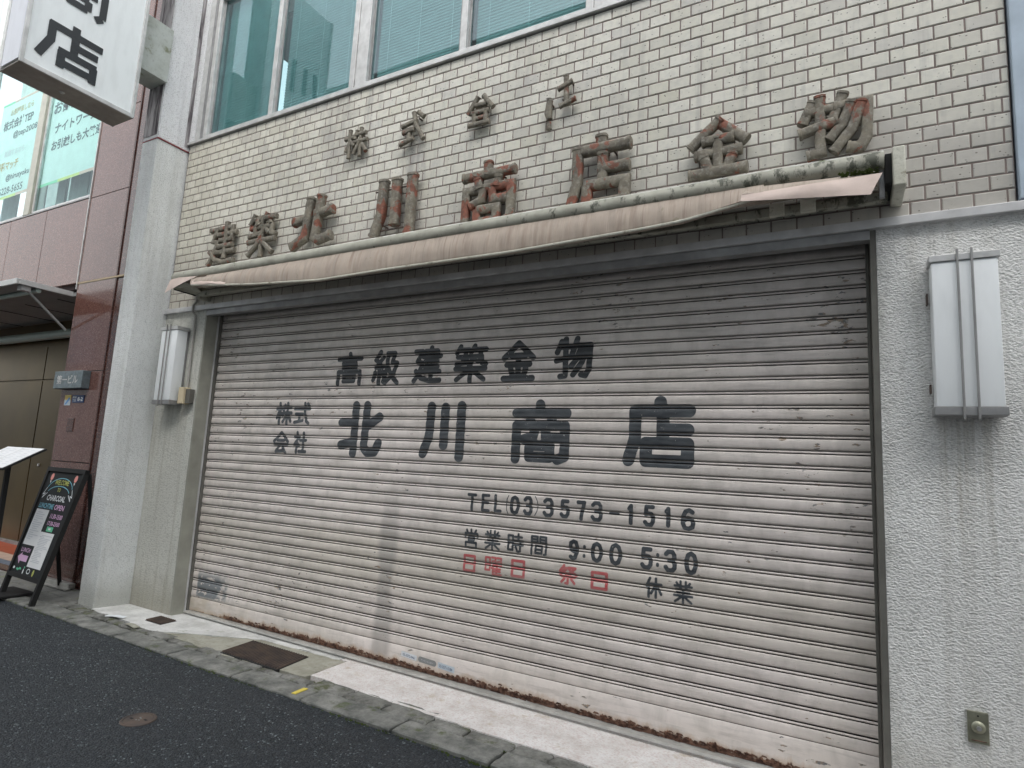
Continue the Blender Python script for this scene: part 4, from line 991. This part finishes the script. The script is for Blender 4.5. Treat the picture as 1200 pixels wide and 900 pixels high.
# ------------------------------------------------------------------ neighbouring granite building
nb = thing('granite_building', 'neighbouring office building clad in polished red granite with poster-covered windows', 'building')
NY = -.20
def panel(x0, x1, z0, z1, mat=M_GRAN, y=NY, d=.04, name='granite_panel', parent=None):
    g = .0035; return MB().bbox(x0+g, x1-g, y+random.uniform(0, .0015), y+d, z0+g, z1-g, .002).build(name, mat, parent or nb)
bk = MB(); bk.box(-2.10, -1.415, NY+.03, 1.2, -.3, 9.5); bk.box(-9, -2.10, NY+.035, .3, 2.78, 3.752); bk.build('wall_core', M_GRANJ, nb)
for a, b in ((-.10, 1.02), (1.02, 1.90), (1.90, 2.818), (2.83, 3.742), (3.742, 4.66), (4.66, 5.58), (5.58, 6.9), (6.9, 9.5)): panel(-2.10, -1.41, a, b)
for a, b in ((-.10, 1.9), (1.9, 3.742), (3.742, 9.5)):
    MB().box(-1.4115, -1.40, NY+.002, 1.2, a+.003, b-.003).build('granite_panel', M_GRAND, nb)
MB().box(-1.40, -1.262, NY+.012, 1.0, -.3, 9.5).build('pilaster', M_GRAND, nb, label='dark red pilaster beside the gap')
MB().box(-1.262, -.9, .35, .5, -.3, 7).build('gap_wall', M_REVEAL, nb)
MB().bbox(-2.103, -1.27, NY-.004, NY+.02, 2.812, 2.832, .003).build('brass_strip', simple('tarnished_brass_strip', (.40, .30, .18), .4, .6), nb)
MB().bbox(-2.112, -2.098, NY-.010, NY+.02, 2.76, 9.5, .003).build('metal_corner_trim', M_ALU, nb)
px = [-8.3, -7.4, -6.5, -5.6, -4.7, -3.805, -2.98, -2.115]
for a, b in zip(px[:-1], px[1:]): panel(a, b, 2.83, 3.752)
MB().bbox(-8.5, -2.113, NY-.004, NY+.05, 3.755, 3.772, .002).build('window_ledge', M_ALUD, nb)
# windows upstairs
def nwin(x0, x1):
    f = MB(); f.bbox(x0, x1, NY+.02, NY+.05, 3.775, 3.81, .003); f.bbox(x0, x0+.03, NY+.02, NY+.05, 3.811, 9.4, .003); f.bbox(x1-.03, x1, NY+.02, NY+.05, 3.811, 9.4, .003)
    fr = f.build('window', M_ALU, nb); MB().box(x0+.03, x1-.03, NY+.033, NY+.037, 3.81, 9.4).build('pane', M_GLASS2, fr); return fr
nwin(-3.405, -2.115); nwin(-4.95, -3.545); nwin(-6.9, -5.09)
for a in (-3.545, -5.09): MB().bbox(a+.002, a+.138, NY-.006, NY+.07, 3.775, 9.4, .005).build('mullion', simple('champagne_aluminium', (.46, .45, .38), .4, .3) if a > -4 else M_ALU, nb)
MB().box(-7, -2.1, NY+1.5, NY+1.55, 3.75, 9.5).box(-7, -2.1, NY+.1, NY+1.5, 9.45, 9.5).box(-7, -2.1, NY+.05, NY+1.5, 3.70, 3.75).build('room', simple('office_interior', (.32, .36, .36), .9), nb)
# curtains hang behind the glass
for a, b in ((-2.62, -2.13), (-3.05, -2.66), (-3.36, -3.12), (-4.1, -3.58), (-4.75, -4.3)):
    n = int((b-a)/.012); vs = []
    for i in range(n+1):
        x = a+(b-a)*i/n; y = NY+.22+.018*math.sin(x*95)+.01*math.sin(x*37)
        vs += [(x, y, 3.80), (x, y, 9.3)]
    MB().add(vs, [(2*i, 2*i+2, 2*i+3, 2*i+1) for i in range(n)]).build('curtain', M_CURT, nb, smooth=True)
place(nb, (-3, 0, -.1))
# posters inside the glass: each a sheet of its own
def poster(x0, x1, z0, z1, label, lines):
    p = thing('window_poster', label, 'poster'); y = NY+.055
    MB().box(x0, x1, y, y+.002, z0, z1).build('sheet', M_POSTER, p)
    w = x1-x0
    MB().box(x0, x0+w*.33, y-.0015, y-.0005, z0, z0+.035).build('border', M_RAING, p); MB().box(x0+w*.33, x0+w*.7, y-.0015, y-.0005, z0, z0+.035).build('border', M_RAINB, p); MB().box(x0+w*.7, x1, y-.0015, y-.0005, z0, z0+.035).build('border', M_RAINP, p)
    MB().box(x0, x0+w*.3, y-.0015, y-.0005, z1-.03, z1).build('border', M_RAING, p); MB().box(x0+w*.3, x1, y-.0015, y-.0005, z1-.03, z1).build('border', M_RAINP, p)
    for t, xa, xb, za, zb, mt, bo in lines: text(t, mt, p, (xa, y-.001, za), (1, 0, 0), (0, 0, 1), xb-xa, zb-za, bo)
    place(p, ((x0+x1)/2, y, z0)); return p
poster(-3.40, -2.16, 4.115, 5.40, 'mint window poster with three lines of dark Japanese text nearest the granite column', [
 ('お部屋探し', -3.33, -2.35, 5.00, 5.17, M_DTXT, .03), ('ナイトワーク', -3.24, -2.36, 4.75, 4.88, M_DTXT, .03), ('お引越しも大歓迎', -3.26, -2.19, 4.535, 4.665, M_DTXT, .03)])
poster(-4.70, -3.67, 4.130, 5.47, 'mint window poster with contact handles and a phone number, left of the window mullion', [
 ('お部屋探しなら', -4.46, -3.88, 5.27, 5.36, M_GOLD, .01), ('株式会社TEP', -4.60, -3.84, 5.08, 5.22, M_DTXT, .03), ('@tep2008', -4.30, -3.70, 4.92, 5.03, M_DTXT, .02),
 ('転職するなら', -4.44, -3.94, 4.70, 4.79, M_GTXT, .01), ('昼職マッチ', -4.60, -4.04, 4.52, 4.64, M_GOLD, .03), ('@hirusyoku', -4.30, -3.72, 4.35, 4.45, M_DTXT, .02), ('03-6228-5655', -4.62, -3.83, 4.19, 4.285, M_DTXT, .01)])

# entrance recess of the neighbour
en = thing('entrance', 'recessed entrance with bronze tinted panels under the neighbour canopy', 'entrance')
MB().box(-9, -2.11, .52, .6, -.3, 2.85).build('back_wall', M_BRASS, en)
for a, b in ((-5.5, -4.12), (-4.10, -2.9), (-2.88, -2.15), (-7, -5.52)):
    MB().bbox(a, b, .500, .5195, -.03, 1.96, .003).build('bronze_panel', M_BRASS, en)
    MB().bbox(a, b, .500, .5195, 1.98, 2.40, .003).build('bronze_panel', M_BRASS, en)
MB().box(-9, -2.105, NY+.06, .52, 2.72, 2.76).build('ceiling', M_SOFFIT, en)
for x in (-2.6, -3.3, -4.0, -4.9): MB().box(x, x+.012, NY+.06, .52, 2.714, 2.7195).build('ceiling_joint', M_DARK, en)
MB().tube([(-8, .42, 2.52), (-2.12, .42, 2.52)], .055, 16).build('reflection_tube', M_PALEG, en, smooth=True)  # added tube stands in for a light reflection in the bronze panels
MB().bbox(-3.90, -3.87, .485, .499, .9, .93, .003).build('door_knob', M_ALU, en)
MB().box(-9, -2.13, .46, .4995, -.08, -.02).build('skirting', M_ALUD, en)
place(en, (-3, .3, -.08))
for nm, mt, a, b in (('floor_tile', M_REDT, .20, .52), ('floor_tile', M_BEIT, .0, .20), ('floor_tile', M_BLUT, -.22, 0)): pass
ef = thing('entrance_floor', 'banded red, peach and slate floor', 'floor'); del ef['category']; ef['kind'] = 'structure'
for mt, a, b in ((M_REDT, .16, .56), (M_BEIT, -.02, .16), (M_BLUT, -.13, -.02), (M_GRAND, -.24, -.13)):
    x = -9
    while x < -2.15:
        e = min(x+.5, -2.15); MB().plan([(x+.002, a+.002), (e-.002, a+.002), (e-.002, b-.002), (x+.002, b-.002)], lambda q: gz(q)-.05, lambda q: gz(q)+.008).build('floor_tile', mt, ef); x += .5
pv = thing('pavement', 'grey stained pavement before the granite building', 'pavement'); del pv['category']; pv['kind'] = 'structure'
ys = [-.566, -.40, -.245]
x = -8.0; i = 0
while x < -1.0:
    for a, b in ((-.568, -.41), (-.404, -.245)): stone(x+.004, min(x+.55, -.82)-.004, a, b, 'paving_stone', M_PAVE, pv, -.004, n=4, jag=.003, seed=300+i); i += 1
    x += .55
MB().plan([(-1.25, -.40), (-.815, -.40), (-.815, .3), (-1.25, .3)], lambda q: gz(q)-.05, lambda q: gz(q)-.006).build('concrete_infill', M_PAVE, pv)
MB().plan([(-2.12, -.243), (-1.25, -.243), (-1.25, -.16), (-2.12, -.16)], lambda q: gz(q)-.05, lambda q: gz(q)-.008).build('concrete_infill', M_EDGE, pv)
# canopy
cn = thing('canopy', 'thin pale flat canopy with slanting strut over the neighbour entrance', 'canopy')
MB().bbox(-9, -2.15, -.68, NY-.001, 2.690, 2.722, .004).build('roof_panel', M_SOFFIT, cn)
MB().bbox(-9, -2.13, -.705, -.682, 2.680, 2.735, .004).bbox(-2.149, -2.128, -.681, NY-.012, 2.684, 2.735, .004).build('edge_trim', M_CANOPY, cn)
MB().tube([(-9, -.50, 2.665), (-2.16, -.50, 2.665)], .022, 10).build('gutter_tube', M_PALEG, cn, smooth=True)
MB().tube([(-2.20, -.60, 2.67), (-2.17, -.215, 2.335)], .012, 8).build('strut', M_SOFFIT, cn)
MB().bbox(-2.26, -2.17, -.64, -.56, 2.64, 2.689, .003).build('strut_bracket', M_CANOPY, cn)
place(cn, (-3, NY, 2.69))
# things on the granite column
pl = thing('name_plaque', 'weathered blue-grey metal plaque with raised characters on the granite column', 'plaque')
MB().bbox(-2.11, -1.60, NY-.075, NY-.001, 1.725, 1.895, .004).build('plate', M_COPPER, pl)
text('第一ビル', M_ALU, pl, (-2.05, NY-.0755, 1.765), (1, 0, 0), (0, 0, 1), .38, .09, .02, lift=.002)
place(pl, (-1.86, NY, 1.725))
s1 = thing('sticker', 'small yellow and blue sticker below the plaque on the granite column', 'sticker')
MB().box(-2.010, -1.900, NY-.003, NY-.0005, 1.620, 1.668).build('upper_half', M_YSTK, s1); MB().box(-2.010, -1.900, NY-.003, NY-.0005, 1.566, 1.6195).build('lower_half', M_STKB, s1)
MB().prism([(-1.998, 1.575), (-1.97, 1.575), (-1.905, 1.635), (-1.93, 1.645)], NY-.0045, NY-.0035).build('blue_stripe', M_BLUE, s1); place(s1, (-1.955, NY, 1.566))
s2 = thing('address_plate', 'small navy address plate with white numerals on the granite column', 'address plate')
MB().bbox(-1.865, -1.655, NY-.006, NY-.0005, 1.592, 1.665, .002).build('plate', M_NAVY, s2)
text('銀座', M_CHW, s2, (-1.855, NY-.0065, 1.634), (1, 0, 0), (0, 0, 1), .07, .022, .01); text('8-2', M_CHW, s2, (-1.765, NY-.0065, 1.606), (1, 0, 0), (0, 0, 1), .095, .040, .03)
text('丁目', M_CHW, s2, (-1.850, NY-.0065, 1.602), (1, 0, 0), (0, 0, 1), .055, .022, .01); place(s2, (-1.76, NY, 1.59))
mp = MB().bbox(-1.895, -1.78, NY-.006, NY-.0005, 1.31, 1.442, .002).build('patch_plate', M_GRAND); thing('', 'plain dark brown rectangular plate low on the granite column', 'plate', o=mp)
ld = thing('metal_ramp', 'bright folded metal sill lying at the foot of the granite column', 'metal sill')
MB().bbox(-2.0, -1.34, -.262, -.205, gz(-1.6)+.0, gz(-1.6)+.045, .006).build('bar', M_LEDGE, ld); MB().bbox(-1.95, -1.30, -.31, -.264, gz(-1.6), gz(-1.6)+.012, .003).build('lip', M_LEDGE, ld)
place(ld, (-1.6, -.25, gz(-1.6)))
MB()

# ------------------------------------------------------------------ A-board
ab = thing('menu_board', 'black A-frame menu board with chalk drawings and white menus before the granite column', 'signboard')
O = Vector((-1.225, -.705, gz(-1.2))); LEAN = .224
Uv = Vector((.999, -.045, 0)).normalized(); Nn = Vector((.045, .999, 0)).normalized(); Vv = (math.cos(LEAN)*Vector((0, 0, 1))+math.sin(LEAN)*Nn).normalized(); Fn = Uv.cross(Vv).normalized()
def ap(u, v, d): return tuple(O+Uv*u+Vv*v+Fn*d)          # d>0 towards the street
def wid(v): return .300+.045*(v/1.1)
def aslab(m, u0, v0, u1, v1, d0, d1, tap=False):
    P = [(u0, v0), (u1, v0), (u1, v1), (u0, v1)]
    if tap: P = [(math.copysign(wid(v)-(wid(0)-abs(u)), u), v) for u, v in P]
    return m.add([ap(u, v, d1) for u, v in P]+[ap(u, v, d0) for u, v in P], [(0,1,2,3),(7,6,5,4),(0,4,5,1),(1,5,6,2),(2,6,7,3),(3,7,4,0)])
m = MB(); aslab(m, -.268, .20, .268, 1.07, -.008, .006, True); m.build('board', M_BOARD, ab)
for s in (-1, 1):
    m = MB(); aslab(m, s*.30, 0, s*.268, 1.10, -.020, .018, True); m.build('leg', M_BLACK, ab)
m = MB(); aslab(m, -.30, 1.068, .30, 1.105, -.021, .019, True); m.build('rail', M_BLACK, ab)
m = MB(); aslab(m, -.268, .165, .268, .20, -.018, .016, True); m.build('rail', M_BLACK, ab)
T = Vector(ap(0, 1.08, -.03))
for s in (-1, 1):
    a = T+Uv*s*.32; b = O+Uv*s*.30+Nn*.44; b.z = gz(b.x)
    MB().tube([tuple(a), tuple(b)], .018, 4).build('rear_leg', M_BLACK, ab)
def achalk(poly, mat, name='chalk_drawing', d=.0075):
    MB().add([ap(u, v, d) for u, v in poly], [tuple(range(len(poly)))]).build(name, mat, ab)
def aline(pts, w, mat, name='chalk_line'):
    m = MB()
    for i in range(len(pts)-1):
        a, b = Vector(pts[i]), Vector(pts[i+1]); t = (b-a).normalized(); n = Vector((-t.y, t.x))*w
        m.add([ap(*(a-n), .0075+i*.00002), ap(*(b-n), .0075+i*.00002), ap(*(b+n), .0075+i*.00002), ap(*(a+n), .0075+i*.00002)], [(0,1,2,3)])
    m.build(name, mat, ab)
arc = lambda cxa, cya, ra, rb, a0, a1, n=12: [(cxa+ra*math.cos(a0+(a1-a0)*i/n), cya+rb*math.sin(a0+(a1-a0)*i/n)) for i in range(n+1)]
aline(arc(0, .90, .225, .115, 2.9, .25), .0035, M_CYAN); aline(arc(0, .87, .200, .075, 2.8, .35), .0035, M_CYAN)
for s in (-1, 1):
    aline([(s*.225, .925), (s*.265, .86), (s*.225, .875), (s*.255, .83), (s*.19, .88)], .0035, M_CHW)
    achalk([(s*.215+x, 1.02+y) for x, y in arc(0, 0, .028, .032, 0, 6.0, 9)], M_SALM); achalk([(s*.215-.012, .985), (s*.215+.012, .985), (s*.215+.004, .96)], M_CHW)
def atext(t, u0, u1, v0, v1, mat, bold=.02): text(t, mat, ab, ap(u0, v0, .0075), Uv, Vv, u1-u0, v1-v0, bold)
atext('WELCOME', -.12, .13, .955, 1.0, M_YEL); atext('TO', -.03, .03, .895, .93, M_YEL, .03); atext('CHARCOAL', -.16, .17, .815, .865, M_CHW, .03)
atext('LUNCHTIME', -.245, .02, .745, .79, M_CYAN, .03); atext('OPEN', .04, .21, .745, .79, M_PINK, .02); atext('11:30-15:00', .03, .24, .672, .712, M_PINK, .02); atext('17:30-23:00', .03, .24, .615, .65, M_PINK, .02)
def sheet_(u0, v0, u1, v1, nl, seed):
    m = MB(); aslab(m, u0, v0, u1, v1, .0062, .0085); o = m.build('menu_sheet', M_PAPER, ab); r = random.Random(seed); m = MB()
    for i in range(nl):
        v = v1-.03-(v1-v0-.06)*i/nl; w = r.uniform(.3, .8)*(u1-u0); a = u0+.02+r.uniform(0, .03)
        m.add([ap(a, v, .0092), ap(min(a+w, u1-.015), v, .0092), ap(min(a+w, u1-.015), v+.007, .0092), ap(a, v+.007, .0092)], [(0,1,2,3)])
    m.build('print_lines', M_GTXT, o)
sheet_(-.255, .43, -.03, .735, 14, 1); sheet_(-.03, .265, .215, .555, 18, 2)
achalk([(.05, .565), (.16, .565), (.16, .605), (.05, .605)], M_GREEN, 'green_card'); achalk([(.085, .578), (.125, .578), (.125, .594), (.085, .594)], M_CHW, 'green_card', .009)
atext('LUNCH', -.235, -.07, .37, .405, M_PINK, .02)
achalk([(-.25, .325), (-.19, .365), (-.19, .345), (-.07, .345), (-.07, .295), (-.19, .295), (-.19, .27)], M_PINK, 'pink_arrow')
achalk([(-.24+x, .235+y) for x, y in arc(0, 0, .018, .012, 0, 6, 8)], M_CHW); aline([(-.19, .235), (-.16, .225), (-.14, .24), (-.11, .235)], .008, M_GREEN)
achalk([(-.06+x, .222+y) for x, y in arc(0, 0, .010, .022, 0, 6, 8)], M_CHW); aline([(-.06, .245), (-.055, .262)], .007, M_GREEN); aline(arc(.03, .232, .028, .018, 0, 6.2), .004, M_CHW)
achalk([(.12+x, .228+y) for x, y in arc(0, 0, .016, .028, 0, 6, 8)], M_YEL)
place(ab, tuple(O))

# ------------------------------------------------------------------ lectern style menu stand at the left edge
ms = thing('menu_stand', 'black music-stand style menu holder with open white menu at the left edge', 'menu stand')
c0 = Vector((-1.50, -.79, 0)); zb = gz(-1.50)
def xbox(m, c, dx, dy, dz, rot):
    P = [Vector((a*dx/2, b*dy/2, c_*dz/2)) for c_ in (-1, 1) for a, b in ((-1,-1),(1,-1),(1,1),(-1,1))]; R = Matrix.Rotation(rot[2], 3, 'Z') @ Matrix.Rotation(rot[0], 3, 'X') @ Matrix.Rotation(rot[1], 3, 'Y')
    return m.add([tuple(c+R@p) for p in P], [(0,3,2,1),(4,5,6,7),(0,1,5,4),(1,2,6,5),(2,3,7,6),(3,0,4,7)])
m = MB(); m.box(c0.x-.016, c0.x+.016, c0.y-.016, c0.y+.016, zb+.03, 1.0); m.build('pole', M_BLACK, ms)
m = MB(); m.bbox(c0.x-.19, c0.x+.19, c0.y-.06, c0.y+.26, zb, zb+.022, .006); m.build('base', M_BLACK, ms)
tc = Vector((-1.48, -.825, 1.047)); rot = (math.radians(31), 0, math.radians(0))
m = xbox(MB(), tc, .66, .34, .014, rot); m.build('tray', M_BLACK, ms)
Rm = Matrix.Rotation(rot[2], 3, 'Z') @ Matrix.Rotation(rot[0], 3, 'X')
for s in (-1, 1):
    o = xbox(MB(), tc+Rm@Vector((s*.160, 0, .011)), .31, .32, .003, rot).build('menu_page', M_PAPER, ms)
    m = MB()
    for i in range(9):
        for j in (-1, 1):
            a = tc+Rm@Vector((s*.160+j*.07-.055, .12-.028*i, .0133)); b = tc+Rm@Vector((s*.160+j*.07+.055*((i*7+j) % 5)/5, .12-.028*i, .0133)); w = Rm@Vector((0, .006, 0))
            m.add([tuple(a), tuple(b), tuple(b+w), tuple(a+w)], [(0,1,2,3)])
    m.build('print_lines', M_GTXT, o)
place(ms, (c0.x, c0.y, zb))

# ------------------------------------------------------------------ far side of the street (seen only as reflections and as the shade of a narrow street)
def opposite(x0, x1, h, y, mat, label, fl=3.4):
    o = thing('office_block', label, 'building')
    MB().box(x0, x1, y-8, y, -.4, h).build('wall', mat, o)
    z = 3.9
    while z+1.8 < h:
        m = MB(); x = x0+.6
        while x+1.6 < x1: m.bbox(x, x+1.6, y-.02, y+.04, z, z+1.6, .01); x += 2.1
        m.build('window', M_PALEB, o); z += fl
    place(o, ((x0+x1)/2, y, -.2))
opposite(-24, -9, 6.5, -8.2, simple('block_white', (.55, .57, .58), .8), 'white office block across the street, far left')
opposite(-8.6, 1.5, 11.5, -8.2, simple('block_beige', (.62, .60, .56), .8), 'low beige block across the street')
opposite(2.0, 12, 14.5, -8.2, simple('block_grey', (.55, .57, .59), .8), 'grey office block across the street')
opposite(12.4, 26, 10, -8.2, simple('block_brown', (.50, .45, .40), .8), 'brown block across the street, far right')
